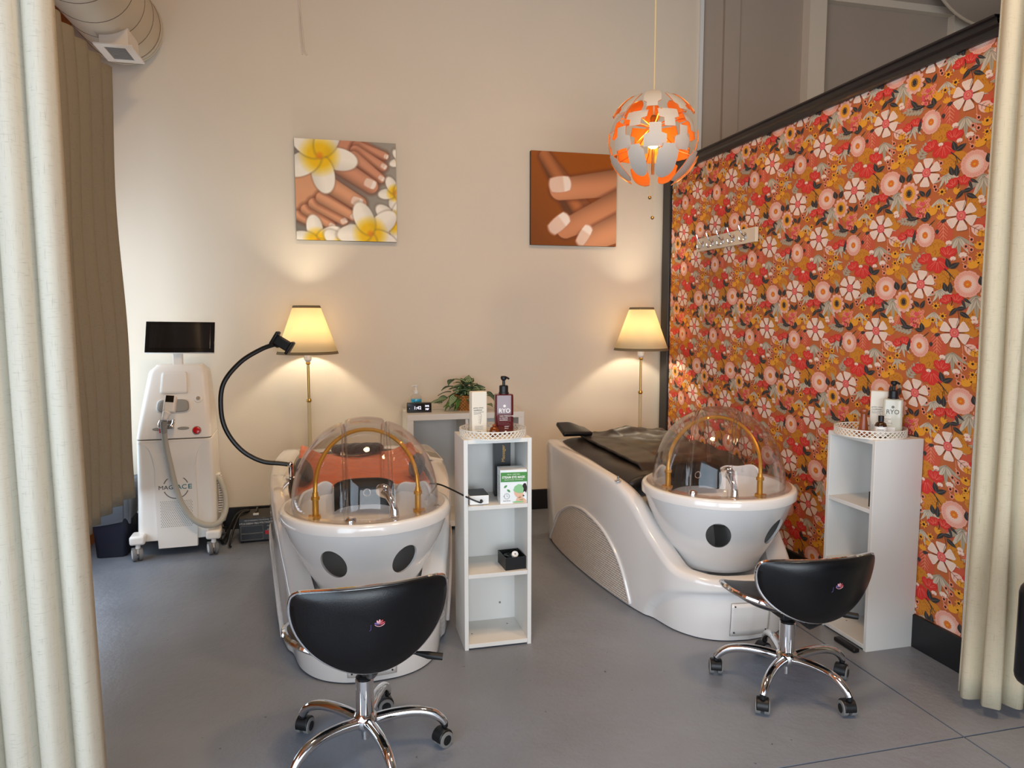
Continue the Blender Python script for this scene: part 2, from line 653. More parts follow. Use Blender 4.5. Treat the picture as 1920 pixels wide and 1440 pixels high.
# left wall with the street window (near the camera) and the curtained window
mb = MB()
Y0, Y1 = -2.0, 1.2
Y2, Y3 = 3.2, 5.02
mb.b2((LX - 0.2, -2.7, 0), (LX, Y0, TOP))
mb.b2((LX - 0.2, Y1, 0), (LX, Y2, TOP))
mb.b2((LX - 0.2, Y3, 0), (LX, BY, TOP))
mb.b2((LX - 0.2, Y0, 0), (LX, Y1, 0.3))
mb.b2((LX - 0.2, Y0, 2.75), (LX, Y1, TOP))
mb.b2((LX - 0.2, Y2, 0), (LX, Y3, 0.25))
mb.b2((LX - 0.2, Y2, 2.7), (LX, Y3, TOP))
structure(mb.build('wall_left', 'timber', smooth=False))
for k, (a, b, z0, z1) in enumerate(((Y0, Y1, 0.3, 2.75), (Y2, Y3, 0.25, 2.7))):
    f = MB()
    t = 0.045
    f.b2((LX - 0.12, a, z0), (LX - 0.04, a + t, z1)).b2((LX - 0.12, b - t, z0), (LX - 0.04, b, z1))
    f.b2((LX - 0.12, a, z0), (LX - 0.04, b, z0 + t)).b2((LX - 0.12, a, z1 - t), (LX - 0.04, b, z1))
    f.b2((LX - 0.12, (a + b) / 2 - t / 2, z0), (LX - 0.04, (a + b) / 2 + t / 2, z1))
    wf = structure(f.build('window_%d' % (k + 1), 'timber', smooth=False))
    MB().b2((LX - 0.084, a + t, z0 + t), (LX - 0.078, b - t, z1 - t)).build('pane', 'window_glass', wf, smooth=False)
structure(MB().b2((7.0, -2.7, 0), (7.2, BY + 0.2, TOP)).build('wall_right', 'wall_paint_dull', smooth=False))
# front wall with its glazing, behind the camera
mb = MB()
mb.b2((LX, -2.7, 0), (-1.1, -2.5, TOP)).b2((4.3, -2.7, 0), (7.0, -2.5, TOP))
mb.b2((-1.1, -2.7, 0), (4.3, -2.5, 0.2)).b2((-1.1, -2.7, 2.7), (4.3, -2.5, TOP))
structure(mb.build('wall_front', 'wall_paint_dull', smooth=False))
wf = MB()
for xx in (-1.1, 0.22, 1.57, 2.92, 4.25):
    wf.b2((xx, -2.62, 0.2), (xx + 0.05, -2.54, 2.7))
wf.b2((-1.1, -2.62, 0.2), (4.3, -2.54, 0.25)).b2((-1.1, -2.62, 2.65), (4.3, -2.54, 2.7))
wf = structure(wf.build('window_3', 'black_trim', smooth=False))
MB().b2((-1.1, -2.585, 0.2), (4.3, -2.579, 2.7)).build('pane', 'window_glass', wf, smooth=False)
# skirtings
structure(MB().b2((LX, BY - 0.018, 0), (2.40, BY, 0.152)).build('baseboard_back', 'black_skirting', smooth=False, bevel=0.004))
structure(MB().b2((PX - 0.016, 2.27, 0), (PX, 5.10, 0.148)).build('baseboard_right', 'black_skirting', smooth=False, bevel=0.004))

# ------------------------------------------------------------------ papered partition
PY0, PY1, PZ = 2.295, 5.10, 2.506
part = structure(MB().b2((PX, 2.265, 0), (PX + 0.11, BY, 2.556)).build('wall_right', 'white_trim', smooth=False))
# crown rail along the top: flat board, ogee and cap
prof = [(0.0, -0.07), (-0.018, -0.07), (-0.022, -0.055), (-0.022, -0.02), (-0.034, -0.006), (-0.04, 0.012), (-0.04, 0.03), (-0.052, 0.036), (-0.052, 0.048), (-0.03, 0.05), (0.0, 0.05)]
mb = MB()
mb.grid(lambda u, v: (PX + prof[min(10, round(u * 10))][0], PY0 - 0.03 + v * (BY - 0.005 - PY0 + 0.03), 2.5455 + 0.58 * prof[min(10, round(u * 10))][1]), 10, 1)
mb.b2((PX, PY0 - 0.03, 2.556), (PX + 0.13, BY - 0.005, 2.574))
structure(mb.build('trim_6', 'black_trim', angle=25, fix=False))
structure(MB().b2((PX - 0.022, 4.985, 0), (PX + 0.03, 5.105, 2.47)).build('trim_7', 'black_trim', smooth=False, bevel=0.004))

# floral paper: one repeat measured in print units (900 wide, 1270 high), 0.438 x 0.470 m
UW, UH = 0.438, 0.470
C_ = {}
for nm, c in dict(ground=(192, 106, 60), gold=(208, 136, 48), goldt=(176, 104, 36), coral=(206, 92, 66), coralt=(234, 146, 116), pink=(234, 170, 150), pinkl=(240, 194, 176), pinkd=(214, 138, 124), white=(242, 216, 198), whited=(222, 190, 172), rose=(226, 92, 98), rosed=(196, 60, 74), orange=(226, 122, 44), yellow=(236, 162, 52), grey=(176, 164, 142), greyl=(206, 194, 172), greyd=(140, 126, 106), dark=(58, 56, 56), darkl=(96, 94, 90), red=(214, 58, 52), redl=(236, 124, 104), brown=(116, 62, 40), berry=(66, 40, 34)).items():
    mat('paper_' + nm, c, 0.62, spec=0.25)
    C_[nm] = len(C_)
els = []      # (layer, colour, [(x, y), ...])


def E_(ly, c, pts):
    els.append((ly, C_[c], pts))


def ell(ly, c, x, y, rx, ry, rot=0, n=18, wob=0.0, wn=9, ph=0):
    a = radians(rot)
    P = []
    for i in range(n):
        t = 2 * pi * i / n
        w = 1 + wob * abs(sin(t * wn / 2 + ph))
        u, v = rx * w * cos(t), ry * w * sin(t)
        P.append((x + u * cos(a) - v * sin(a), y + u * sin(a) + v * cos(a)))
    E_(ly, c, P)


def leaf(ly, c, x, y, ang, L, w, bend=0.0, vein=None):
    a = radians(ang)
    P, Q = [], []
    for i in range(7):
        t = i / 6
        h = w * sin(pi * t ** 0.8) * 0.5
        cx, cy = L * t, bend * L * t * t
        P.append((cx, cy + h))
        Q.append((cx, cy - h))
    R = [(x + p * cos(a) - q * sin(a), y - p * sin(a) - q * cos(a)) for p, q in P + Q[::-1][1:-1]]
    E_(ly, c, R)
    if vein:
        stroke(ly + 1, vein, [(x + L * t * cos(a) - bend * L * t * t * sin(a), y - L * t * sin(a) - bend * L * t * t * cos(a)) for t in (0.05, 0.35, 0.65, 0.9)], w * 0.09 + 2)


def stroke(ly, c, pts, w):
    n = len(pts)
    A, B = [], []
    for i in range(n):
        dx = pts[min(i + 1, n - 1)][0] - pts[max(i - 1, 0)][0]
        dy = pts[min(i + 1, n - 1)][1] - pts[max(i - 1, 0)][1]
        l = hypot(dx, dy) or 1
        k = w / 2 * (1 - 0.45 * i / max(1, n - 1))
        A.append((pts[i][0] - dy / l * k, pts[i][1] + dx / l * k))
        B.append((pts[i][0] + dy / l * k, pts[i][1] - dx / l * k))
    E_(ly, c, A + B[::-1])


def big_pink(x, y, r, ry=1.08):
    ell(8, 'pink', x, y, r, r * ry, 0, 40, 0.07, 16)
    for i in range(26):
        t = 2 * pi * i / 26
        ell(9, 'pinkd', x + r * 0.86 * cos(t), y + r * ry * 0.86 * sin(t), 7, 3.5, math.degrees(t) + 90, 6)
    ell(9, 'pinkl', x, y, r * 0.66, r * 0.66 * ry, 0, 30, 0.06, 14)
    for i in range(22):
        t = 2 * pi * i / 22
        stroke(10, 'white', [(x + r * 0.36 * cos(t), y + r * 0.36 * sin(t)), (x + r * 0.56 * cos(t), y + r * ry * 0.56 * sin(t))], 9)
    ell(11, 'orange', x, y, r * 0.27, r * 0.27 * ry, 0, 22, 0.22, 11)
    ell(12, 'yellow', x, y + 4, r * 0.1, r * 0.1, 0, 8)


def daisy(x, y, r, a0=90, n=6):
    for i in range(n):
        a = radians(a0 + 360 * i / n)
        P = []
        for t, w in ((0.18, 0.04), (0.45, 0.19), (0.75, 0.34), (0.92, 0.36), (0.99, 0.27), (0.985, 0.12), (1.0, 0.0), (0.985, -0.12), (0.99, -0.27), (0.92, -0.36), (0.75, -0.34), (0.45, -0.19), (0.18, -0.04)):
            P.append((x + r * (t * cos(a) - w * sin(a)), y - r * (t * sin(a) + w * cos(a)) * 1.08))
        E_(13 + i % 2, 'white', P)
        stroke(15, 'brown', [(x + r * 0.22 * cos(a + pi / n), y - r * 0.22 * sin(a + pi / n)), (x + r * 0.68 * cos(a + pi / n), y - r * 0.72 * sin(a + pi / n))], 9)
        for w in (-0.22, -0.1, 0.02, 0.14, 0.25):
            stroke(15, 'whited', [(x + r * (0.92 * cos(a) - w * sin(a)), y - r * (0.92 * sin(a) + w * cos(a)) * 1.08), (x + r * (0.72 * cos(a) - w * 0.8 * sin(a)), y - r * (0.72 * sin(a) + w * 0.8 * cos(a)) * 1.08)], 4)
    ell(16, 'rose', x, y, r * 0.30, r * 0.33, 0, 22, 0.14, 18)
    ell(17, 'coralt', x, y, r * 0.22, r * 0.24, 0, 16)
    ell(18, 'rose', x, y, r * 0.17, r * 0.19, 0, 14)
    ell(19, 'coralt', x + 4, y - 2, r * 0.08, r * 0.1, 0, 10)


def yellow_eye(x, y, r):
    for i in range(12):
        a = 2 * pi * i / 12
        ell(13 + i % 2, 'pink' if i % 2 else 'pinkl', x + r * 0.64 * cos(a), y + r * 1.3 * 0.64 * sin(a), r * 0.36, r * 0.24, math.degrees(atan2(1.3 * sin(a), cos(a))), 12)
    ell(15, 'pink', x, y, r * 0.7, r * 0.92, 0, 18)
    ell(16, 'yellow', x, y, r * 0.55, r * 0.72, 0, 36, 0.2, 18)
    ell(17, 'gold', x, y, r * 0.36, r * 0.46, 0, 20)
    for i in range(16):
        a = 2 * pi * i / 16
        ell(18, 'dark', x + r * 0.3 * cos(a), y + r * 0.38 * sin(a), 5, 7, 0, 6)
    ell(18, 'dark', x, y, r * 0.2, r * 0.28, 0, 14, 0.2, 8)


def little_yellow(x, y, r):
    P = []
    for i in range(14):
        a = 2 * pi * i / 14
        k = r if i % 2 else r * 0.5
        P.append((x + k * cos(a), y + k * sin(a)))
    E_(10, 'yellow', P)
    ell(11, 'berry', x, y, r * 0.3, r * 0.32, 0, 9)


def blob(x, y, rx, ry, rot=0):
    ell(2, 'gold', x, y, rx, ry, rot, 26, 0.12, 14)
    rr = random.Random(int(x * 7 + y))
    for i in range(int(rx * ry / 240)):
        t, q = rr.uniform(0, 2 * pi), sqrt(rr.random()) * 0.88
        px, py = x + rx * q * cos(t), y + ry * q * sin(t)
        d = rr.choice((-1, 1))
        stroke(3, 'goldt', [(px, py), (px + 9 * d, py + 17)], 6)


def tuft(x, y, s, c='yellow', rot=0):
    for k in range(-2, 3):
        leaf(7, c, x, y, rot + 90 + k * 24, s * (1 - 0.1 * abs(k)), s * 0.34)


def fern(ly, c, x, y, ang, L, n=5, w=26, cd='greyd'):
    a = radians(ang)
    stroke(ly, c, [(x, y), (x + L * cos(a), y - L * sin(a))], 8)
    for i in range(n):
        t = 0.15 + 0.8 * i / n
        for s in (-1, 1):
            leaf(ly, c, x + L * t * cos(a), y - L * t * sin(a), ang + s * 50, L * 0.34 * (1.1 - t * 0.5), w)
    leaf(ly, c, x + L * 0.9 * cos(a), y - L * 0.9 * sin(a), ang, L * 0.25, w)
    stroke(ly + 1, cd, [(x, y), (x + L * cos(a), y - L * sin(a))], 4)


def hang(x, y, L, c='grey', n=5, rot=-90, spread=20):
    for k in range(n):
        d = (k - (n - 1) / 2)
        leaf(5 + k % 2, 'greyl' if k % 2 else c, x, y, rot + d * spread, L * (1 - 0.08 * abs(d)), L * 0.17, 0.12 * d, None)
        a = radians(rot + d * spread)
        stroke(7, 'greyd', [(x + 8 * cos(a), y - 8 * sin(a)), (x + L * 0.72 * cos(a), y - L * 0.72 * sin(a))], 4)


def branch(x, y, ang, L, c='coralt'):
    a = radians(ang)
    stroke(4, c, [(x, y), (x + L * cos(a), y - L * sin(a))], 9)
    for i in range(6):
        t = 0.1 + 0.14 * i
        for s in (-1, 1):
            b = a + s * radians(38)
            l = L * 0.33 * (1.1 - t * 0.6)
            stroke(4, c, [(x + L * t * cos(a), y - L * t * sin(a)), (x + L * t * cos(a) + l * cos(b), y - L * t * sin(a) - l * sin(b))], 8)


def poppy(x, y, s, rot=0):
    for d in (-42, 0, 42):
        a = radians(rot + 90 + d)
        ell(8, 'red', x + s * 0.5 * cos(a), y - s * 0.5 * sin(a), s * 0.55, s * 0.36, -math.degrees(a), 14, 0.1, 6)
        for q in (-0.12, 0.12):
            stroke(9, 'redl', [(x + s * 0.2 * cos(a + q), y - s * 0.2 * sin(a + q)), (x + s * 0.85 * cos(a + q), y - s * 0.85 * sin(a + q))], 5)


# undergrowth
for q in ((500, 930, 105, 92), (330, 395, 90, 60), (610, 1235, 130, 66), (640, 60, 90, 66), (110, 1200, 80, 70), (60, 430, 70, 90), (880, 520, 60, 120)):
    blob(*q)
for q in ((590, 760, 92, 130), (150, 480, 78, 110), (640, 960, 60, 100), (370, 470, 84, 92), (880, 300, 70, 60), (30, 700, 60, 70)):
    ell(1, 'coral', *q, 0, 22, 0.1, 9)
branch(590, 560, -92, 290)
branch(160, 410, -110, 190)
branch(640, 870, -95, 130, 'redl')
branch(380, 1180, -60, 110)
for q in ((740, 820, 250), (985, 220, 260), (85, 225, 250)):
    hang(*q)
hang(620, 130, 190, 'greyl', 6, -70, 26)
hang(560, 380, 190, 'greyl', 4, -95, 24)
hang(190, 770, 170, 'greyl', 5, -80, 24)
hang(120, 960, 140, 'greyl', 5, -85, 30)
fern(5, 'grey', 340, 610, 172, 240, 5, 34)
fern(5, 'grey', 240, 1190, 58, 230, 5, 30)
fern(5, 'grey', 250, 60, 115, 110, 4, 26)
fern(5, 'greyl', 950, 660, 110, 110, 4, 26)
# outlined leaf
leaf(6, 'pinkl', 860, 730, -35, 210, 120)
for t in (0.2, 0.4, 0.6, 0.8):
    a = radians(-35)
    px, py = 860 + 210 * t * cos(a), 730 - 210 * t * sin(a)
    for s in (-1, 1):
        stroke(8, 'brown', [(px, py), (px + 44 * cos(a + s), py - 44 * sin(a + s))], 5)
stroke(8, 'brown', [(860, 730), (1030, 848)], 6)
# tufts and small yellow flowers
for q in ((700, 345, 80, 'yellow', -60), (470, 560, 130, 'yellow', 10), (560, 620, 80, 'yellow', 0), (640, 540, 80, 'yellow', 20), (60, 880, 90, 'yellow', 0), (930, 980, 100, 'yellow', -15), (880, 1180, 110, 'yellow', 10), (170, 1080, 90, 'yellow', -30), (60, 1160, 90, 'yellow', 20), (265, 950, 90, 'gold', -40), (930, 640, 130, 'gold', -10), (450, 690, 60, 'gold', 40)):
    tuft(*q)
for q in ((580, 312, 52), (650, 425, 50), (545, 472, 46), (132, 918, 48), (42, 958, 44), (938, 1042, 46), (96, 1060, 40)):
    little_yellow(*q)
# stem of dark berries
stroke(6, 'coralt', [(845, 740), (850, 860), (830, 1000), (820, 1160)], 8)
for q in ((865, 872), (810, 940), (862, 980), (786, 1076), (845, 1078), (800, 1156), (565, 60), (546, 156), (505, 240), (516, 275), (460, 1280), (490, 1262)):
    ell(9, 'coralt', q[0], q[1], 21, 25, 0, 18, 0.2, 12)
    ell(10, 'berry', q[0], q[1], 12, 15, 0, 9)
    stroke(8, 'pinkl', [(q[0], q[1] - 10), (q[0] - 26, q[1] - 44)], 9)
# buds
for q in ((640, 885, 30), (780, 1030, 36), (680, 1062, 28), (968, 476, 30), (60, 470, 28), (490, 1055, 24)):
    ell(9, 'white', q[0], q[1], q[2], q[2] * 0.8, 0, 14, 0.2, 7)
    ell(10, 'pinkd', q[0], q[1] + q[2] * 0.6, q[2] * 0.5, q[2] * 0.25, 0, 8)
# pink floret spray
for k in range(6):
    stroke(5, 'berry', [(270, 590), (330 + k * 22, 470 + k * 14)], 6)
rr = random.Random(5)
for k in range(30):
    px, py = 372 + rr.uniform(-66, 70), 460 + rr.uniform(-86, 100)
    ell(6, 'rose' if k % 3 == 0 else 'coralt', px, py, 17, 18, 0, 10, 0.25, 5)
    ell(7, 'rosed', px, py, 5, 5, 0, 6)
# poppies
for q in ((705, 270, 85, 30), (790, 265, 90, -15), (160, 790, 84, 30), (222, 765, 84, -20), (400, 1085, 100, 25), (620, 1030, 110, -12), (520, 1060, 150, 180)):
    poppy(*q)
stroke(11, 'berry', [(745, 215), (752, 270), (735, 310)], 8)
stroke(11, 'berry', [(172, 735), (182, 780), (160, 850)], 8)
# dark leaves
for q in ((150, 130, 100, 110, 72), (200, 130, 60, 110, 62), (800, 330, -135, 125, 46), (790, 345, 5, 100, 48), (820, 375, -35, 125, 50), (250, 580, 120, 150, 52), (300, 570, 175, 120, 54), (430, 605, 165, 90, 50), (430, 600, 95, 95, 58), (395, 330, 125, 96, 50), (345, 330, 175, 60, 44), (410, 345, 60, 110, 46), (690, 155, 100, 110, 56), (728, 175, 85, 130, 54), (640, 1165, 100, 120, 60), (640, 1165, 25, 120, 58), (250, 860, 75, 170, 34), (860, 225, -40, 100, 30), (850, 240, -75, 110, 30), (560, 650, 20, 70, 36), (525, 720, -100, 60, 36)):
    leaf(11, 'dark', *q, 0.05, 'darkl')
stroke(10, 'dark', [(590, 1165), (640, 1220), (690, 1285)], 12)
stroke(10, 'dark', [(640, 1220), (660, 1300)], 9)
stroke(10, 'dark', [(440, 670), (500, 615)], 11)
stroke(10, 'dark', [(725, 0), (722, 60)], 8)
stroke(16, 'dark', [(805, 350), (820, 440), (790, 530)], 6)
# the large blooms
big_pink(905, 75, 128)
big_pink(392, 775, 100, 1.3)
yellow_eye(222, 268, 112)
daisy(420, 65, 150, 80)
daisy(770, 605, 150, 92)

LYR = 0.00022
wall = MB()
wall.poly([(PX - 0.0006, PY0, 0.14), (PX - 0.0006, 5.0, 0.14), (PX - 0.0006, 5.0, PZ), (PX - 0.0006, PY0, PZ)], C_['ground'])


def clip(P, ax, lim, sgn):
    out = []
    for i in range(len(P)):
        a, b = P[i - 1], P[i]
        ia, ib = (a[ax] - lim) * sgn >= 0, (b[ax] - lim) * sgn >= 0
        if ia != ib:
            t = (lim - a[ax]) / (b[ax] - a[ax])
            out.append((a[0] + (b[0] - a[0]) * t, a[1] + (b[1] - a[1]) * t))
        if ib:
            out.append(b)
    return out


els.sort(key=lambda e: e[0])
for ti in range(-1, 8):
    for tj in range(-4, 5):
        for ei, (ly, c, P) in enumerate(els):
            # print units -> metres on the wall (undo the slant of the traced repeat)
            Q = []
            for px, pz in P:
                px_, pz_ = 905 - px, pz - 75
                a = (px_ - 85 / 1270 * pz_) / (900 - 85 * 30 / 1270)
                b = (pz_ - 30 * a) / 1270
                Q.append((2.362 + UW * (a + ti), 1.582 - UH * (b + tj)))
            ys, zs = [q[0] for q in Q], [q[1] for q in Q]
            if max(ys) < PY0 or min(ys) > 4.99 or max(zs) < 0.15 or min(zs) > PZ:
                continue
            if min(ys) < PY0:
                Q = clip(Q, 0, PY0, 1)
            if Q and max(ys) > 4.99:
                Q = clip(Q, 0, 4.99, -1)
            if Q and min(zs) < 0.15:
                Q = clip(Q, 1, 0.15, 1)
            if Q and max(zs) > PZ:
                Q = clip(Q, 1, PZ, -1)
            if len(Q) > 2:
                wall.poly([(PX - 0.0008 - LYR * (ly + (ei % 14) / 15), y, z) for y, z in Q], c)
wp = wall.build('wallpaper', ['paper_' + k for k in C_], part, smooth=False, fix=False)
wp['label'] = 'orange floral wallpaper with pink and white blooms'

# ------------------------------------------------------------------ duct, register, second duct
d = thing('air_duct', 'beige round air duct ending at the upper left of the back wall', 'duct', (-1.245, 5.06, 3.25))
mb = MB()
R0 = 0.225
mb.tube([(0, 0, 0), (0, -2.75, 0)], R0, 48)
mb.build('pipe', 'duct_paint', d)
for k in range(9):
    y = -0.05 - 0.16 * k - 0.012 * k * k
    MB().tube([(R0 * 1.002 * cos(t), y, R0 * 1.002 * sin(t)) for t in [2 * pi * i / 48 for i in range(48)]], 0.0022, 5, closed=True).build('seam', 'duct_seam', d)
mb = MB()
for y in (0.0, -0.035):
    mb.tube([(R0 * 1.01 * cos(t), y, R0 * 1.01 * sin(t)) for t in [2 * pi * i / 48 for i in range(48)]], 0.006, 6, closed=True)
mb.build('end_collar', 'duct_paint', d)
cx, ya, yb = 0.065, -0.50, -0.21     # register on the underside
mb = MB().b2((cx - 0.075, ya + 0.03, -0.275), (cx + 0.075, yb - 0.03, -0.17))
rg = mb.build('register_box', 'vent_white', d, bevel=0.002)
mb = MB()
fo = [(cx - 0.10, ya), (cx + 0.10, ya), (cx + 0.10, yb), (cx - 0.10, yb)]
fi = [(cx - 0.055, ya + 0.045), (cx + 0.055, ya + 0.045), (cx + 0.055, yb - 0.045), (cx - 0.055, yb - 0.045)]
mb.add([(x, y, z) for z in (-0.286, -0.276) for P_ in (fo, fi) for x, y in P_],
       [q for i in range(4) for k in (((i + 1) % 4),) for q in ((i, k, 4 + k, 4 + i), (8 + i, 8 + k, 12 + k, 12 + i), (i, k, 8 + k, 8 + i), (4 + i, 4 + k, 12 + k, 12 + i))])
mb.build('register_frame', 'vent_white', d, bevel=0.002)
mb = MB().b2((cx - 0.056, ya + 0.044, -0.2785), (cx + 0.056, yb - 0.044, -0.2765), 1)
for k in range(14):
    y = ya + 0.05 + k * 0.0148
    mb.box((cx, y, -0.282), (0.108, 0.006, 0.0015), 0)
mb.build('louvre', ['machine_grey', 'vent_dark'], d, smooth=False)
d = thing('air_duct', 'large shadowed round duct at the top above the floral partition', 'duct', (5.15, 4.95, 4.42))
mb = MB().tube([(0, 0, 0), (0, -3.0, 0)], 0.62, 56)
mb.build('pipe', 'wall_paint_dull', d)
mb = MB().tube([(0.625 * cos(t), -0.01, 0.625 * sin(t)) for t in [2 * pi * i / 64 for i in range(64)]], 0.012, 8, closed=True)
mb.build('end_collar', 'duct_paint', d)
# loose strings on the wall
mb = MB()
mb.tube(catmull([(-0.194, BY - 0.004, 3.75), (-0.193, BY - 0.004, 3.5), (-0.187, BY - 0.005, 3.3), (-0.178, BY - 0.006, 3.21), (-0.178, BY - 0.006, 3.19)]), 0.0045, 5)
mb.tube(catmull([(-0.192, BY - 0.004, 3.56), (-0.180, BY - 0.005, 3.42), (-0.168, BY - 0.006, 3.26), (-0.160, BY - 0.006, 3.205), (-0.146, BY - 0.007, 3.19)]), 0.005, 5)
tag(mb.build('string', 'string_white'), 'frayed white string hanging down the upper back wall', 'string')
# ------------------------------------------------------------------ curtains
def curtain(name, label, path, z0, z1, fold, amp, m, flare=0.0, seed=1, pull=None, hem_lift=None):
    """path: plan polyline; folds run along it, fuller toward the hem"""
    rr = random.Random(seed)
    P = [Vector((p[0], p[1], 0)) for p in path]
    L = [0.0]
    for a, b in zip(P, P[1:]):
        L.append(L[-1] + (b - a).length)
    T = L[-1]

    def at(s):
        s = min(max(s, 0), T)
        for i in range(len(P) - 1):
            if s <= L[i + 1] or i == len(P) - 2:
                t = (s - L[i]) / (L[i + 1] - L[i])
                d = (P[i + 1] - P[i]).normalized()
                return P[i].lerp(P[i + 1], t), Vector((-d.y, d.x, 0))
    nf = max(1, round(T / fold))
    jit = [rr.uniform(-0.22, 0.22) for _ in range(nf + 3)]
    am = [rr.uniform(0.75, 1.2) for _ in range(nf + 3)]
    nu, nv = nf * 14, 36

    def fn(u, v):
        s = u * T
        q, n = at(s)
        ph = u * nf
        k = int(min(ph, nf - 1e-6))
        w = ph - k
        j = jit[k] * (1 - w) + jit[k + 1] * w
        a = am[k] * (1 - w) + am[k + 1] * w
        zz = z1 + (z0 - z1) * v
        x_ = 2 * pi * (ph + j * 0.6 * v)
        c = sin(x_) + 0.22 * sin(2 * x_ + 1.1 + 0.8 * v)
        off = amp * a * c * (0.75 + 0.35 * v)
        off += 0.010 * sin(3.1 * v * pi + 5 * u) + flare * v * v * (u - 0.5) * 0.0
        d = Vector((n.y, -n.x, 0))
        q = q + n * off + d * (amp * 0.5 * cos(x_) * a + flare * v ** 2 * u)
        if pull:
            q = q + pull(u, v)
        if hem_lift:
            zz += hem_lift(u, v) * v
        return (q.x, q.y, zz)
    mb = MB().grid(fn, nu, nv)
    o = mb.build(name, m, solid=0.003, angle=80, fix=False)
    return tag(o, label, 'curtain')


curtain('curtain', 'pale linen curtain bunched in front at the left edge of the photo', [(-1.40, 1.86), (-0.665, 2.0)], 0.06, 3.3, 0.070, 0.050, 'linen', flare=0.03, seed=4)
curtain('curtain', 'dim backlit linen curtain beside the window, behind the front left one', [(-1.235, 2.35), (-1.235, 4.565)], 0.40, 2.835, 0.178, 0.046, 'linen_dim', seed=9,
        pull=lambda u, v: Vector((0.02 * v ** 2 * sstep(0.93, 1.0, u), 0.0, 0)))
curtain('curtain', 'warm-lit linen curtain at the right edge beside the floral partition', [(2.252, 2.125), (2.295, 2.01), (2.75, 1.90)], 0.04, 3.3, 0.078, 0.028, 'linen_warm_lit', flare=0.0, seed=12)

# ------------------------------------------------------------------ canvas prints (colours painted per vertex)
def canvas_print(name, label, x0, x1, z0, z1, paint, N=150):
    t = thing(name, label, 'picture', ((x0 + x1) / 2, BY - 0.002, (z0 + z1) / 2))
    w, h = (x1 - x0), (z1 - z0)
    MB().b2((-w / 2, -0.032, -h / 2), (w / 2, 0, h / 2)).build('stretcher', 'canvas_edge', t, smooth=False, bevel=0.002)
    U, V = np.meshgrid((np.arange(N) + 0.5) / N, (np.arange(N) + 0.5) / N)   # V downwards
    img = np.clip(paint(U, V), 0, 255) / 255.0
    lin = np.where(img <= 0.04045, img / 12.92, ((img + 0.055) / 1.055) ** 2.4)
    me = bpy.data.meshes.new('print')
    M1 = N + 1
    vs = [(-w / 2 + w * i / N, -0.0332, h / 2 - h * j / N) for j in range(M1) for i in range(M1)]
    fs = [(j * M1 + i, (j + 1) * M1 + i, (j + 1) * M1 + i + 1, j * M1 + i + 1) for j in range(N) for i in range(N)]
    me.from_pydata(vs, [], fs)
    at = me.color_attributes.new('ink', 'FLOAT_COLOR', 'CORNER')
    c = np.ones((N * N, 4, 4), dtype=np.float32)
    c[:, :, :3] = lin.reshape(N * N, 1, 3)
    at.data.foreach_set('color', c.ravel())
    m = mat('ink_' + name + str(len(MATS)), (200, 200, 200), 0.55, spec=0.3)
    n = m.node_tree.nodes.new('ShaderNodeVertexColor')
    n.layer_name = 'ink'
    m.node_tree.links.new(n.outputs['Color'], m.node_tree.nodes['Principled BSDF'].inputs['Base Color'])
    me.materials.append(m)
    o = bpy.data.objects.new('print', me)
    COL.objects.link(o)
    o.parent = t
    return t


def sm(d, w=0.012):
    return np.clip(0.5 - d / w, 0, 1)[..., None]


def d_ell(U, V, cx, cy, rx, ry, rot):
    a = radians(rot)
    x, y = (U - cx) * cos(a) + (V - cy) * sin(a), -(U - cx) * sin(a) + (V - cy) * cos(a)
    return (np.sqrt((x / rx) ** 2 + (y / ry) ** 2) - 1) * min(rx, ry), x, y


def d_cap(U, V, x1, y1, x2, y2, r1, r2):
    dx, dy = x2 - x1, y2 - y1
    t = np.clip(((U - x1) * dx + (V - y1) * dy) / (dx * dx + dy * dy), 0, 1)
    l = sqrt(dx * dx + dy * dy)
    s = ((U - x1) * -dy + (V - y1) * dx) / l
    return np.hypot(U - x1 - t * dx, V - y1 - t * dy) - (r1 + (r2 - r1) * t), t, s


def over(I, c, a):
    return I * (1 - a) + np.array(c, dtype=float) * a


def finger(I, U, V, x1, y1, x2, y2, r1, r2, c, nail=None):
    d, t, s = d_cap(U, V, x1, y1, x2, y2, r1, r2)
    I = over(I, (110, 58, 40), sm(d - 0.016, 0.05) * 0.75)
    k = np.clip(1 - np.clip(s / (r1 * 1.1), -1, 1) ** 2 * 0.32 - 0.10 * np.clip(s / r1, -1, 1), 0, 1.1)[..., None]
    I = I * (1 - sm(d)) + (np.array(c) * k) * sm(d)
    if nail:
        nx, ny, rx, ry, rot = nail
        dn, x, y = d_ell(U, V, nx, ny, rx, ry, rot)
        box = np.maximum(np.abs(x) / rx, np.abs(y) / ry)
        dn = (np.maximum(box ** 4, 0) ** 0.25 * 0.5 + (dn / min(rx, ry) + 1) * 0.5 - 1) * min(rx, ry)
        I = over(I, (200, 140, 112), sm(dn - 0.008) * 0.8)
        I = over(I, (236, 206, 184), sm(dn))
        I = over(I, (250, 236, 222), sm(dn) * (np.clip((-x / rx - 0.25) * 6, 0, 1)[..., None] if rot > 90 or rot < -90 else np.clip((x / rx - 0.25) * 6, 0, 1)[..., None]))
    return I


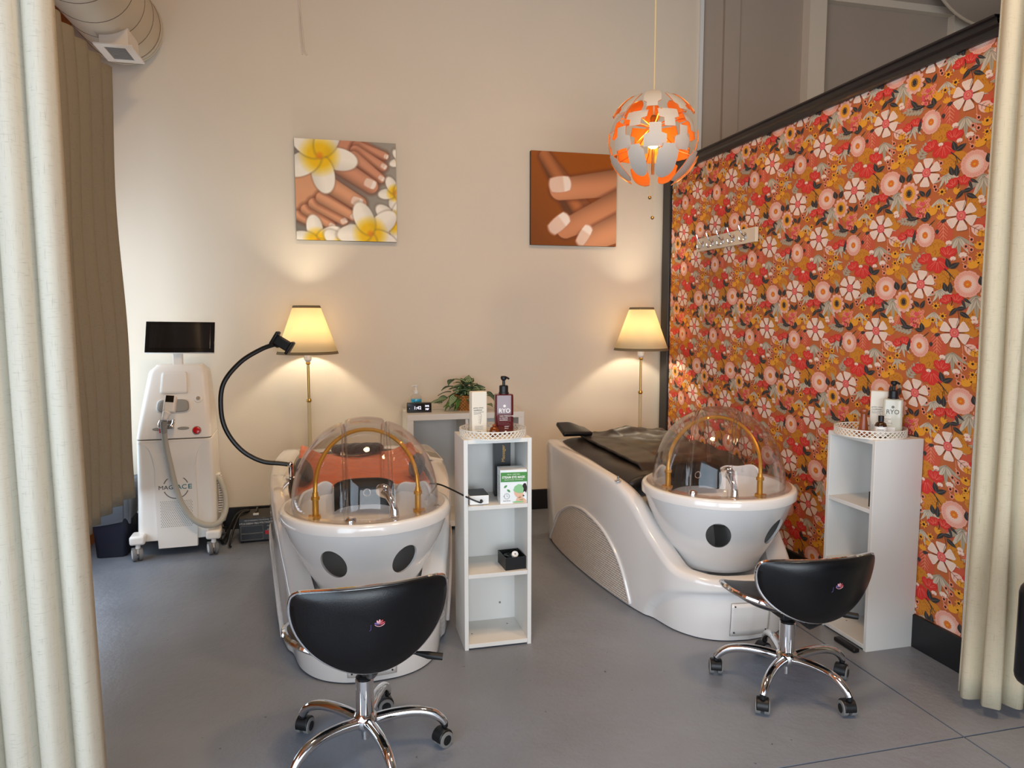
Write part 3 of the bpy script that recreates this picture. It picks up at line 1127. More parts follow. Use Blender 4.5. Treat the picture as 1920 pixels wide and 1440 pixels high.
def frangipani(I, U, V, cx, cy, r, a0):
    for k in range(5):
        a = radians(a0 + 72 * k)
        px, py = cx + r * 0.55 * cos(a), cy + r * 0.55 * sin(a)
        d, x, y = d_ell(U, V, px, py, r * 0.56, r * 0.33, a0 + 72 * k)
        I = over(I, (120, 100, 84), sm(d - 0.006, 0.03) * 0.6)
        t = np.clip(np.hypot(U - cx, V - cy) / r, 0, 1)[..., None]
        g = np.clip((t - 0.30) / 0.34, 0, 1)
        base = np.array((246, 196, 14)) * (1 - g) + np.array((250, 242, 226)) * g
        base = base * (1 - 0.10 * np.clip(y / (r * 0.33), 0, 1)[..., None])
        I = I * (1 - sm(d)) + base * sm(d)
    d, _, _ = d_ell(U, V, cx, cy, r * 0.1, r * 0.1, 0)
    return over(I, (236, 140, 20), sm(d, 0.03) * 0.8)


def paint_feet(U, V):
    I = np.zeros(U.shape + (3,)) + np.array((142, 136, 124))
    I = I * (0.9 + 0.22 * np.clip(U, 0, 1)[..., None])
    sk = (214, 150, 112)
    # far foot
    d, t, s = d_cap(U, V, 0.28, 0.02, 0.72, 0.20, 0.25, 0.17)
    I = over(I, (204, 140, 108), sm(d))
    for q in ((0.62, 0.05, 0.88, 0.13, 0.055, 0.04, (0.90, 0.135, 0.022, 0.022, 20)), (0.60, 0.10, 0.86, 0.24, 0.06, 0.045, (0.875, 0.235, 0.03, 0.024, 30)), (0.58, 0.16, 0.84, 0.36, 0.062, 0.045, (0.85, 0.355, 0.032, 0.024, 32)), (0.46, 0.27, 0.74, 0.44, 0.085, 0.075, (0.735, 0.415, 0.06, 0.045, 22))):
        I = finger(I, U, V, *q[:6], (212, 148, 114), q[6])
    # near foot
    d, t, s = d_cap(U, V, 0.02, 0.50, 0.34, 0.62, 0.27, 0.20)
    I = over(I, (112, 62, 44), sm(d - 0.01, 0.04) * 0.7)
    I = I * (1 - sm(d)) + np.array((222, 162, 120)) * (1 - 0.12 * np.clip(np.abs(V - 0.5), 0, 1))[..., None] * sm(d)
    for q in ((0.02, 0.76, 0.21, 0.86, 0.05, 0.035, None), (0.10, 0.70, 0.34, 0.85, 0.055, 0.04, (0.345, 0.85, 0.03, 0.024, 30)), (0.18, 0.64, 0.46, 0.80, 0.06, 0.042, (0.465, 0.80, 0.034, 0.028, -30)), (0.26, 0.58, 0.56, 0.75, 0.066, 0.045, (0.565, 0.745, 0.036, 0.026, -40)), (0.32, 0.44, 0.62, 0.62, 0.085, 0.075, (0.60, 0.60, 0.058, 0.045, 20))):
        I = finger(I, U, V, *q[:6], (222, 160, 120), q[6])
    for q in ((0.24, 0.16, 0.34, 8), (0.99, 0.50, 0.16, 100), (1.06, 0.17, 0.12, 160), (0.20, 1.01, 0.24, -100), (0.98, 0.80, 0.22, 150), (0.47, 1.06, 0.22, -70), (0.73, 0.92, 0.30, -40)):
        I = frangipani(I, U, V, *q)
    return I


def paint_fingers(U, V):
    I = np.zeros(U.shape + (3,)) + np.array((150, 82, 24))
    I = I * (0.86 + 0.34 * (0.4 * U + 0.5 * (1 - V)))[..., None]
    for q in ((0.16, 0.06, 0.62, 0.72, 0.07, 0.17, (182, 112, 66), None), (1.15, 0.28, 0.33, 0.40, 0.155, 0.115, (214, 148, 106), (0.335, 0.345, 0.125, 0.085, 172)), (1.15, 0.48, 0.40, 0.82, 0.17, 0.105, (208, 142, 100), (0.325, 0.765, 0.135, 0.075, 140)), (1.2, 0.72, 0.66, 0.95, 0.17, 0.12, (216, 152, 110), (0.62, 0.885, 0.12, 0.06, 122))):
        I = finger(I, U, V, *q)
    return I


canvas_print('canvas_picture', 'square canvas picture of feet among white frangipani flowers, left on the back wall', -0.245, 0.425, 1.972, 2.640, paint_feet)
canvas_print('canvas_picture', 'square canvas picture of manicured fingers on brown, beside the pendant lamp', 1.39, 2.052, 1.978, 2.648, paint_fingers)
# ------------------------------------------------------------------ head-spa wash beds
HALF = [(0, -.345), (.13, -.325), (.235, -.262), (.310, -.15), (.350, 0.0), (.388, .15), (.418, .32), (.452, .6), (.472, .95), (.466, 1.25), (.432, 1.44), (.33, 1.512), (.16, 1.524), (0, 1.526)]
HGT = [.292, .292, .297, .318, .418, .556, .618, .640, .645, .648, .645, .632, .628, .628]
ARCH = [(1.30, .02), (1.255, .061), (1.18, .129), (1.035, .26), (.85, .347), (.68, .377), (.535, .365), (.40, .327), (.29, .255), (.22, .169), (.17, .05), (.165, .02)]


def bed_outline():
    hh = catmull([(p[0], p[1], h) for p, h in zip(HALF, HGT)], 7)
    L = [(-p.x, p.y, p.z) for p in hh]
    R = [(p.x, p.y, p.z) for p in hh]
    return R + L[::-1][1:-1]        # closed, counter-clockwise from the nose


def make_bed(label, loc, rz, dome_rot, dressed):
    t = thing('wash_bed', label, 'head spa bed', loc, rz, 'white head spa wash beds with clear domes')
    O = bed_outline()
    n = len(O)
    N = []
    for i in range(n):
        a, b = O[i - 1], O[(i + 1) % n]
        dx, dy = b[0] - a[0], b[1] - a[1]
        l = hypot(dx, dy) or 1
        N.append((dy / l, -dx / l))
    rows = []
    NV = 38
    for j in range(NV + 1):
        f = j / NV
        ring = []
        for (x, y, h), (nx, ny) in zip(O, N):
            z = 0.006 + (h - 0.012 - 0.006) * f
            ins = 0.020 * (1 - f) ** 2
            ins += 0.006 * sstep(0.95, 1.0, f)
            # pressed arch around the nose
            if y < 0.10:
                s = min(1.0, abs(atan2(x, -(y - 0.10))) / 1.45)
                ez = 0.232 * (1 - s ** 3.2)
                ins += 0.014 * (1 - sstep(ez - 0.012, ez + 0.012, z)) * sstep(1.0, 0.9, s)
            ring.append((x - nx * ins, y - ny * ins, z))
        rows.append(ring)
    nose = lambda y: 1 - sstep(-0.15, 0.25, y)
    for ins, dz in ((0.012, -0.003), (0.020, 0.0), (0.050, 0.0), (0.062, -0.003), (0.085, -0.016), (0.100, -0.10)):
        ring = []
        for (x, y, h), (nx, ny) in zip(O, N):
            k = ins * (1 + 0.25 * nose(y) * (ins > 0.045)) * (1 + 0.35 * sstep(0.4, 0.9, y) * (ins > 0.03))
            ring.append((x - nx * k, y - ny * k, h + dz))
        rows.append(ring)
    rows.append([(x * 0.3, min(max(y, -0.12), 1.2), h - 0.10) for x, y, h in O])
    mb = MB()
    mb.add([p for r in rows for p in r], [(j * n + i, j * n + (i + 1) % n, (j + 1) * n + (i + 1) % n, (j + 1) * n + i) for j in range(len(rows) - 1) for i in range(n)] + [tuple(range((len(rows) - 1) * n, len(rows) * n))])
    mb.build('body', 'white_gloss', t, angle=50, fix=False)
    # woven flank panels with their raised arch
    half = [p for p in O[: n // 2 + 1]]

    def outx(y):
        for a, b in zip(half, half[1:]):
            if a[1] <= y <= b[1]:
                return a[0] + (b[0] - a[0]) * (y - a[1]) / max(1e-6, b[1] - a[1])
        return half[-1][0]
    arch = [(p.x, p.y) for p in catmull([(a, b, 0) for a, b in ARCH], 5)]
    for s in (-1, 1):
        mb = MB()
        vs, fs = [], []
        for y, z in arch:
            x = outx(y)
            k = lambda zz: x - 0.020 * (1 - zz / 0.63) ** 2 + 0.003
            vs += [(s * k(0.012), y, 0.012), (s * k(0.5 * z), y, max(0.012, 0.5 * z)), (s * k(z), y, z)]
        for i in range(len(arch) - 1):
            for r in (0, 1):
                fs.append((3 * i + r, 3 * i + r + 1, 3 * i + 4 + r, 3 * i + 3 + r))
        mb.add(vs, fs)
        mb.build('woven_panel', 'woven_panel', t, smooth=True, angle=60)
        mb = MB().tube([(s * (outx(y) - 0.020 * (1 - z / 0.63) ** 2 + 0.002), y, z) for y, z in arch], 0.009, 8)
        mb.build('panel_rim', 'white_gloss', t)
    # access panel on the nose
    def nosept(a, z, off):
        for p, q in zip(O[:40], O[1:41]):
            a0, a1 = atan2(p[0], -(p[1] - 0.1)), atan2(q[0], -(q[1] - 0.1))
            if a0 <= abs(a) <= a1:
                u = (abs(a) - a0) / (a1 - a0)
                x, y = p[0] + (q[0] - p[0]) * u, p[1] + (q[1] - p[1]) * u
                l = hypot(x, y - 0.1)
                k = 1 - (0.014 + 0.020 * (1 - z / .29) ** 2 - off) / l
                return (x * k * (1 if a >= 0 else -1), 0.1 + (y - 0.1) * k, z)
        return (0, 0, 0)
    def pan(u, v):
        a = (u - 0.5) * 0.46
        return nosept(a, 0.030 + 0.155 * v, 0.0035)
    pn = MB().grid(pan, 16, 6).build('access_panel', 'white_gloss', t, solid=0.002)
    loop = [nosept((u - 0.5) * 0.46, 0.030 + 0.155 * v, 0.0035) for u, v in [(i / 12, 0) for i in range(12)] + [(1, i / 4) for i in range(4)] + [(1 - i / 12, 1) for i in range(12)] + [(0, 1 - i / 4) for i in range(4)]]
    MB().tube(loop, 0.0016, 5, closed=True).build('panel_seam', 'seam_grey', pn)
    for a in (-0.19, 0.19):
        for z in (0.046, 0.17):
            p = nosept(a, z, 0.006)
            MB().sphere(p, 0.004, 8, 6).build('screw', 'black_plastic', pn)
    # bowl: outer shell with two hand holes, inner basin
    prof = [(.358, .648), (.362, .640), (.361, .612), (.348, .607), (.343, .590), (.325, .535), (.296, .47), (.262, .405), (.228, .345), (.206, .305), (.196, .275)]
    inn = [(.184, .275), (.194, .305), (.216, .345), (.250, .405), (.284, .47), (.313, .535), (.331, .600), (.345, .640)]
    mb = MB().lathe(prof + inn + [prof[0]], 96)
    shell = mb.build('bowl', 'white_gloss', t, angle=40)
    cs = []
    for a in (-118, -62):
        c = MB()
        d = (cos(radians(a)), sin(radians(a)))
        c.tube([(d[0] * 0.15, d[1] * 0.15, 0.475), (d[0] * 0.45, d[1] * 0.45, 0.485)], 0.055, 40)
        c.v = [(p[0], p[1], 0.482 + (p[2] - 0.482) * 1.14) for p in c.v]
        cs.append(c)
    cut(shell, cs)
    bas = [(.3585, .6475), (.356, .652), (.345, .655), (.325, .654), (.312, .645), (.303, .615), (.285, .56), (.245, .515), (.16, .495), (.03, .49), (.001, .49)]
    MB().lathe(bas, 72).build('basin', 'white_basin', shell, angle=50, fix=False)
    MB().lathe([(.001, .497), (.02, .497), (.026, .493), (.026, .488)], 20, (0, -.06, 0)).build('drain', 'chrome', shell)
    # neck shields beside the head notch, neck cushion
    for a0, a1 in ((18, 62), (118, 162)):
        mb = MB()
        def fn(u, v, a0=a0, a1=a1):
            a = radians(a0 + (a1 - a0) * u)
            r = 0.318 - 0.02 * v
            hgt = 0.10 * sin(pi * min(1, u * 0.9 + 0.12)) ** 0.6 * (0.8 + 0.2 * cos(6 * u))
            return (r * cos(a), r * sin(a), 0.625 + hgt * v)
        mb.grid(fn, 24, 5)
        mb.build('neck_shield', 'white_basin', shell, solid=0.012, bevel=0.003)
    mb = MB()
    def cush(u, v):
        x = (u - .5) * 0.27
        q = 2 * pi * v
        return (x, 0.262 - x * x * 1.4 + 0.045 * cos(q), 0.640 + 0.064 * sin(q) - 0.02 * (2 * abs(u - .5)) ** 4 + 0.10 * x * x)
    mb.grid(cush, 20, 16, cv=True)
    o = len(mb.v)
    for k in (0, 20):
        mb.f.append(tuple(j * 21 + k for j in range(16)))
        mb.mi.append(0)
    nk = mb.build('neck_cushion', 'cushion_black', t, angle=60)
    MB().tube([(0.012 + 0.016 * cos(q), 0.214, 0.645 + 0.016 * sin(q)) for q in [2 * pi * i / 20 for i in range(20)]], 0.0025, 6, closed=True).build('eyelet', 'chrome', nk)
    # turning assembly on the rim: dome, misting arch, shower head
    a = radians(dome_rot)
    T = Matrix.Rotation(a, 4, 'Z')

    def dome(u, v):
        q = 2 * pi * u
        p = (pi / 2) * v
        r = 0.308 * cos(p) ** 0.92 if v < 1 else 0.0
        z = 0.657 + 0.360 * sin(p) ** 0.97
        x, y = r * cos(q), r * sin(q)
        g = sum(exp(-((x - gx) / 0.008) ** 2) for gx in (-0.088, 0.088))
        band = sstep(0.088, 0.080, abs(x))
        k = 1 - 0.045 * g + 0.012 * band
        kz = 0.657 + (z - 0.657) * (1 - 0.040 * g + 0.014 * band)
        return tuple(T @ Vector((x, y * k, kz)))
    mb = MB().grid(dome, 320, 70, cu=True)
    dm = mb.build('dome', 'acrylic', t, angle=80, fix=False, solid=0.004)
    dm['label'] = 'clear acrylic dome'
    for gx in (-0.0945, -0.081, 0.081, 0.0945):
        pts = []
        for i in range(49):
            p = pi * i / 48
            rr_ = 0.308 * (1 - (gx / 0.308) ** 2) ** 0.5 * 1.006
            pts.append(tuple(T @ Vector((gx, -rr_ * cos(p), 0.659 + 0.360 * (1 - (gx / 0.308) ** 2) ** 0.5 * sin(p) ** 0.97))))
        MB().tube(pts, 0.0026, 8).build('groove_highlight', 'acrylic_glint', dm)
    mb = MB().lathe([(.304, .659), (.307, .663), (.336, .661), (.338, .657), (.304, .656)], 96)
    mb.build('dome_flange', 'acrylic_rim', dm)
    W, yp, zt = 0.206, -0.165, 0.978
    pts = [(-W, yp, 0.70)]
    for i in range(21):
        q = pi - pi * i / 20
        pts.append((W * cos(q), yp + 0.13 * sin(q) ** 1.2, 0.755 + (zt - 0.755) * sin(q) ** 0.9))
    pts.append((W, yp, 0.70))
    mb = MB().tube([tuple(T @ Vector(p)) for p in pts], 0.0085, 10)
    ar = mb.build('misting_arch', 'gold_pipe', t)
    ar['label'] = 'gold water arch'
    for s in (-1, 1):
        mb = MB()
        M = T @ Matrix.Translation((s * W, yp, 0))
        mb.lathe([(.001, .64), (.016, .64), (.016, .652), (.013, .654), (.0125, .718), (.017, .720), (.017, .732), (.0125, .734), (.011, .75), (.001, .75)], 16, M=M)
        mb.box((s * 0.004, -.004, .650), (.048, .034, .012), M=M)
        mb.build('arch_post', 'gold_pipe', ar)
    # shower head on its swivel
    mb = MB()
    sp = [(0.105, -0.235, 0.645), (0.105, -0.235, 0.675), (0.098, -0.225, 0.70), (0.086, -0.20, 0.722), (0.070, -0.17, 0.735)]
    mb.tube([tuple(T @ Vector(p)) for p in sp], [0.017, 0.015, 0.014, 0.016, 0.02], 14)
    mb.lathe([(.001, -.012), (.030, -.012), (.034, -.004), (.034, .006), (.026, .016), (.012, .024), (.001, .026)], 24, M=T @ Matrix.Translation((0.066, -0.158, 0.738)) @ Matrix.Rotation(radians(-52), 4, 'X') @ Matrix.Rotation(radians(25), 4, 'Y'))
    mb.build('shower_head', 'chrome', t)
    mb = MB()
    M = T @ Matrix.Translation((-0.07, -0.295, 0.655))
    mb.lathe([(.001, .0), (.022, .0), (.022, .01), (.015, .018), (.001, .019)], 20, M=M)
    mb.build('mixer_knob', 'chrome', t)
    # mattress between the rails
    wide = 0.145 if dressed == 'towel' else 0.075
    lift = 0.0 if dressed == 'towel' else 0.028

    def mattress(u, v):
        y = 0.30 + 1.12 * v
        hw = outx(y) - wide
        x = (u * 2 - 1) * hw
        e = 1 - abs(u * 2 - 1) ** 8
        z = 0.560 + lift + 0.055 * e + 0.012 * sstep(0.85, 1.0, v) + 0.003 * sin(17 * y + 4 * x) * e
        return (x, y, z)
    mb = MB().grid(mattress, 30, 60)
    mo = mb.build('mattress', 'bed_leather', t, solid=0.05, angle=70)
    mo.modifiers['thick'].offset = -1
    # rail fittings
    if dressed == 'towel':
        sc = MB().box((0, 0, 0), (0.085, 0.15, 0.016)).build('control_screen', 'white_plastic', t, bevel=0.004, loc=(0.455 - .04, 0.96, 0.655), rot=(radians(6), radians(14), radians(8)))
        MB().box((0, 0, 0.0085), (0.066, 0.115, 0.002)).build('display', 'machine_grey', sc)
    else:
        mb = MB().lathe([(.001, 0), (.017, 0), (.017, .004), (.006, .006), (.005, .022), (.006, .024), (.001, .026)], 16, (-0.395, 0.29, 0.618))
        mb.build('rail_stud', 'chrome', t)
    # foot pedal under the flank
    MB().box((-0.40, 1.22, 0.016), (0.10, 0.09, 0.022)).build('foot_pedal', 'black_plastic', t, bevel=0.004)
    return t


BL = (0.109, 3.09, 0.0)
BR = (1.775, 3.065, 0.0)
make_bed('white head spa bed dressed with an orange towel, left of the shelf tower', BL, 0.0, 0, 'towel')
make_bed('white head spa bed with a bare black mattress beside the floral partition', BR, 0.0, -37, 'cover')

# orange towel over the left mattress
def towel(u, v):
    y = 0.318 + 0.95 * v
    x = (u * 2 - 1) * 0.325
    e = abs(u * 2 - 1)
    z = 0.632 + 0.004 * sin(9 * x + 14 * y) + 0.005 * sin(31 * x - 6 * y) * (0.4 + e) + 0.003 * sin(60 * y + 7 * sin(8 * x))
    z += 0.050 * e ** 3 * sstep(0.15, 0.9, v) - 0.012 * (1 - e) * sstep(0.1, 0.9, v)
    z -= 0.03 * sstep(0.12, 0.0, v)
    return (x, y, z)
tag(MB().grid(towel, 60, 70).build('towel', 'orange_towel', solid=0.010, loc=BL, angle=90), 'orange towel spread over the mattress of the left spa bed', 'towel')
mb = MB()
def pill(u, v):
    x = (u - .5) * 0.31
    q = 2 * pi * v
    k = (1 - (2 * abs(u - .5)) ** 6) ** 0.5
    r = 1 + 0.06 * sin(30 * u + 5 * q) + 0.04 * sin(57 * u - 9 * q)
    return (x, 1.23 + 0.055 * cos(q) * k * r, 0.668 + 0.032 * sin(q) * k * r)
mb.grid(pill, 60, 24, cv=True)
tag(mb.build('pillow', 'charcoal_fluff', loc=BL, angle=90), 'charcoal fluffy roll pillow at the far end of the orange towel', 'pillow')
for s, lab in ((-1, 'left'), (1, 'right')):
    def mit(u, v, s=s):
        q = 2 * pi * u
        p = pi * (v - .5)
        return (s * (0.275 + 0.035 * cos(p) * cos(q) + 0.02 * sin(p)), 0.52 + 0.15 * cos(p) * sin(q), 0.700 + 0.055 * sin(p))
    tag(MB().grid(mit, 24, 14, cu=True).build('arm_pad', 'charcoal_fluff', loc=BL), 'dark padded arm rest on the %s rail side of the orange towel' % lab, 'arm rest')

# black leather sheet thrown over the right mattress
def cover(u, v):
    y = 0.33 + 1.13 * v
    x = -0.215 + 0.585 * u
    z = 0.664 + 0.004 * sin(14 * y + 9 * x) * u + 0.0035 * sin(38 * y - 26 * x + 3 * sin(6 * x)) * (0.3 + u) + 0.018 * sstep(0.82, 1.0, v) * (0.6 + 0.4 * sin(13 * x)) + 0.032 * exp(-((v - 0.90 - 0.04 * sin(7 * x)) / 0.045) ** 2) * (0.55 + 0.45 * sin(11 * x + 1.0)) * sstep(0.15, 0.4, u)
    z += 0.009 * (1 - abs(sin(13 * (1.5 * x + 0.5 * y) + 2.0 * sin(5 * y)))) ** 3 * sstep(0.05, 0.3, u)
    z -= 0.05 * sstep(0.12, 0.0, v)
    return (x, y, z + 0.02 * u ** 6)
cv = MB().grid(cover, 60, 90).build('leather_sheet', 'cover_leather', solid=0.014, loc=BR, angle=80)
tag(cv, 'creased black leather sheet lying over the mattress of the right spa bed', 'sheet')
mb = MB()
def lip(u, v):
    x = -0.36 + 0.20 * u
    q = v
    return (x, 1.30 + 0.17 * q, 0.690 + 0.05 * q - 0.04 * sstep(0.35, 1.0, u) * q)
tag(MB().grid(lip, 14, 8).build('foot_bolster', 'black_leather', solid=0.03, bevel=0.01, loc=BR), 'upturned black cushion corner at the far foot of the right spa bed', 'cushion')

# phone holder on a gooseneck, clamped to the left rail
PH = thing('phone_holder', 'black gooseneck phone holder clamped to the left spa bed, curving before the lamp', 'phone holder', (-0.255, 3.72, 0.64))
g = catmull([(-0.233, 3.75, 0.702), (-0.292, 3.75, 0.712), (-0.38, 3.75, 0.728), (-0.47, 3.75, 0.785), (-0.537, 3.75, 0.88), (-0.562, 3.75, 0.985), (-0.548, 3.75, 1.12), (-0.466, 3.75, 1.227), (-0.364, 3.75, 1.292), (-0.29, 3.74, 1.318)], 8)
MB().tube([(p.x + .255, p.y - 3.72, p.z - .64) for p in g], 0.0115, 10).build('gooseneck', 'black_plastic', PH)
mb = MB().tube([(0.015, 0.03, 0.0), (0.015, 0.03, 0.07)], 0.012, 14)
mb.lathe([(.001, 0), (.026, 0), (.026, .006), (.014, .010), (.001, .011)], 18, (0.015, 0.03, -0.008))
mb.sphere((0.012, 0.03, 0.064), 0.017, 12, 8)
mb.build('clamp', 'chrome', PH)
hd = MB()
M = Matrix.Translation((-0.005, 0.0, 0.682)) @ Matrix.Rotation(radians(-12), 4, 'Z') @ Matrix.Rotation(radians(32), 4, 'Y')
hd.box((0, 0, 0), (0.085, 0.03, 0.05), M=M)
hd.box((-0.042, -0.012, 0.004), (0.016, 0.05, 0.075), M=M)
hd.box((0.045, -0.012, 0.0), (0.016, 0.05, 0.07), M=M)
hd.sphere((-0.03, 0.01, 0.678), 0.019, 12, 8)
hd.build('phone_grip', 'black_plastic', PH, bevel=0.006)
# ------------------------------------------------------------------ floor lamps
def floor_lamp(label, loc, zt=1.525, zb=1.212, rt=0.085, rb=0.196):
    t = thing('floor_lamp', label, 'floor lamp', loc, 0, 'brass floor lamps with cream shades')
    MB().lathe([(.001, 0), (.13, 0), (.13, .012), (.115, .022), (.03, .034), (.012, .05), (.001, .05)], 40).build('base', 'brass', t)
    mb = MB().cyl((0, 0, .04), (0, 0, .90), 0.0125, 14)
    mb.build('lower_pole', 'lamp_cream_pole', t)
    mb = MB().cyl((0, 0, .90), (0, 0, zb - .06), 0.0085, 14)
    mb.lathe([(.001, .885), (.013, .888), (.018, .900), (.013, .912), (.001, .915)], 16)
    mb.lathe([(.001, zb - .075), (.011, zb - .074), (.016, zb - .064), (.011, zb - .054), (.001, zb - .053)], 16)
    mb.build('upper_pole', 'brass', t)
    MB().lathe([(.001, zb - .055), (.012, zb - .055), (.024, zb - .042), (.025, zb - .005), (.018, zb + .03), (.001, zb + .03)], 20).build('socket', 'white_plastic', t)
    mb = MB().lathe([(rb, zb), (rt, zt)], 64)
    sh = mb.build('lamp_shade', 'lamp_shade_cloth', t, solid=0.0015, fix=False)
    f = lambda z: rb + (rt - rb) * (z - zb) / (zt - zb)
    for z0, z1 in ((zb - .002, zb + .016), (zt - .014, zt + .002)):
        MB().lathe([(f(z0) + .0022, z0), (f(z1) + .0022, z1), (f(z1) - .002, z1), (f(z0) - .002, z0), (f(z0) + .0022, z0)], 64).build('shade_band', 'shade_band', sh)
    MB().sphere((0, 0, zb + .12), 0.032, 20, 14, s=(1, 1, 1.25)).build('bulb', 'bulb_glow', t)
    d = bpy.data.lights.new('lamp_glow', 'POINT')
    d.energy = 15
    d.color = (1.0, 0.89, 0.70)
    d.shadow_soft_size = 0.035
    o = bpy.data.objects.new('lamp_glow', d)
    COL.objects.link(o)
    o.parent = t
    o.location = (0, 0, zb + .19)
    mb = MB()
    for k in range(3):
        a = 2 * pi * k / 3
        mb.tube([(0, 0, zt - .02), (f(zt - .02) * cos(a), f(zt - .02) * sin(a), zt - .008)], 0.0018, 6)
    mb.cyl((0, 0, zb + .02), (0, 0, zt - .018), 0.002, 6)
    mb.build('harp', 'brass', t)
    return t


floor_lamp('lit floor lamp behind the left spa bed, under the frangipani picture', (-0.186, 4.90, 0))
floor_lamp('lit floor lamp in the corner beside the floral partition', (2.165, 4.86, 0), 1.520, 1.212)

# ------------------------------------------------------------------ pendant of exploded white and copper panels
PC = (1.732, 3.771, 2.432)
P = thing('pendant_lamp', 'lit globe pendant lamp of white and copper panels', 'pendant lamp', PC)
MB().cyl((0, 0, 0.10), (0, 0, TOP - PC[2]), 0.0055, 8).build('cord', 'lamp_cream_pole', P)
MB().lathe([(.001, TOP - PC[2] - .001), (.06, TOP - PC[2] - .001), (.055, TOP - PC[2] - .03), (.001, TOP - PC[2] - .035)], 24).build('ceiling_rose', 'pendant_white', P)
MB().lathe([(.001, .13), (.012, .13), (.022, .11), (.022, .05), (.016, .035), (.001, .035)], 20).build('bulb_holder', 'brass', P)
MB().sphere((0, 0, -0.005), 0.036, 20, 14, s=(1, 1, 1.3)).build('bulb', 'pendant_glow', P)
d = bpy.data.lights.new('pendant_glow', 'POINT')
d.energy = 58
d.color = (1.0, 0.60, 0.28)
d.shadow_soft_size = 0.03
o = bpy.data.objects.new('pendant_glow', d)
COL.objects.link(o)
o.parent = P
o.location = (0, 0, -0.005)


def shell_panel(lon, w, la0, la1, r, shape, tilt=0.0):
    nu, nv = 10, 12

    def pt(u, v, rr):
        la = radians(la0 + (la1 - la0) * v)
        k = 1.0
        if shape == 'up':       # narrows to a rounded tip at the top
            k = sqrt(max(0.02, 1 - max(0, (v - 0.45) / 0.55) ** 2.2)) if v > 0.45 else (1.0 if v > 0.18 else 0.62)
        elif shape == 'down':
            k = sqrt(max(0.02, 1 - max(0, (0.55 - v) / 0.55) ** 2.2)) if v < 0.55 else (1.0 if v < 0.84 else 0.6)
        elif shape == 'hi':
            k = 1.0 if v > 0.42 else 0.52
        elif shape == 'lo':
            k = 1.0 if v < 0.58 else 0.52
        lo = lon + radians(w) * (u - .5) * k / max(0.5, cos(la) * 1.0)
        q = rr + tilt * (v if shape in ('down', 'lo') else (1 - v))
        return (q * cos(la) * cos(lo), q * cos(la) * sin(lo), q * sin(la))
    mb = MB()
    n0 = nu + 1
    for j in range(2):
        mb.grid(lambda u, v: pt(u, v, r - 0.004 * j), nu, nv, mi=j, flip=bool(j))
    N1 = n0 * (nv + 1)
    edge = [i for i in range(nu)] + [nu + n0 * j for j in range(nv)] + [nv * n0 + nu - i for i in range(nu)] + [(nv - j) * n0 for j in range(nv)]
    for a, b in zip(edge, edge[1:] + edge[:1]):
        mb.f.append((a, b, b + N1, a + N1))
        mb.mi.append(1)
    mb.build('shell_panel', ['pendant_white', 'pendant_copper'], P, angle=40, fix=False)


lon0 = radians(20)
for k in range(8):
    a = lon0 + 2 * pi * k / 8
    j = lambda q: rnd.uniform(-q, q)
    shell_panel(a + j(.05), 22 + j(3), 29 + j(3), 66 + j(4), 0.258 + j(.008), 'up', 0.0)
    shell_panel(a + pi / 8 + j(.05), 30 + j(3), 4 + j(3), 30 + j(2), 0.230 + j(.008), 'hi', 0.012)
    shell_panel(a + j(.05), 27 + j(3), -21 + j(3), 7 + j(2), 0.244 + j(.008), 'lo', 0.0)
    shell_panel(a + pi / 8 + j(.05), 22 + j(3), -62 + j(4), -19 + j(3), 0.262 + j(.008), 'down', 0.0)
mb = MB()
for k in range(8):
    a = lon0 + pi / 16 + 2 * pi * k / 8
    mb.tube([(0.02 * cos(a), 0.02 * sin(a), 0.07), (0.15 * cos(a), 0.15 * sin(a), 0.11), (0.205 * cos(a), 0.205 * sin(a), 0.112)], 0.004, 6)
    mb.tube([(0.02 * cos(a), 0.02 * sin(a), 0.06), (0.14 * cos(a), 0.14 * sin(a), -0.06), (0.225 * cos(a), 0.225 * sin(a), -0.09)], 0.004, 6)
mb.build('arms', 'pendant_copper', P)
MB().cyl((0, 0, 0.06), (0.0, 0, -0.19), 0.008, 10).build('centre_tube', 'brass', P)
for x, z in ((-0.020, -0.318), (-0.002, -0.428)):
    pc = MB().cyl((x, -0.01, -0.05), (x, -0.01, z), 0.0015, 6).build('pull_cord', 'lamp_cream_pole', P)
    MB().sphere((x, -0.01, z), 0.010, 12, 8).build('pull_ball', 'brass', pc)

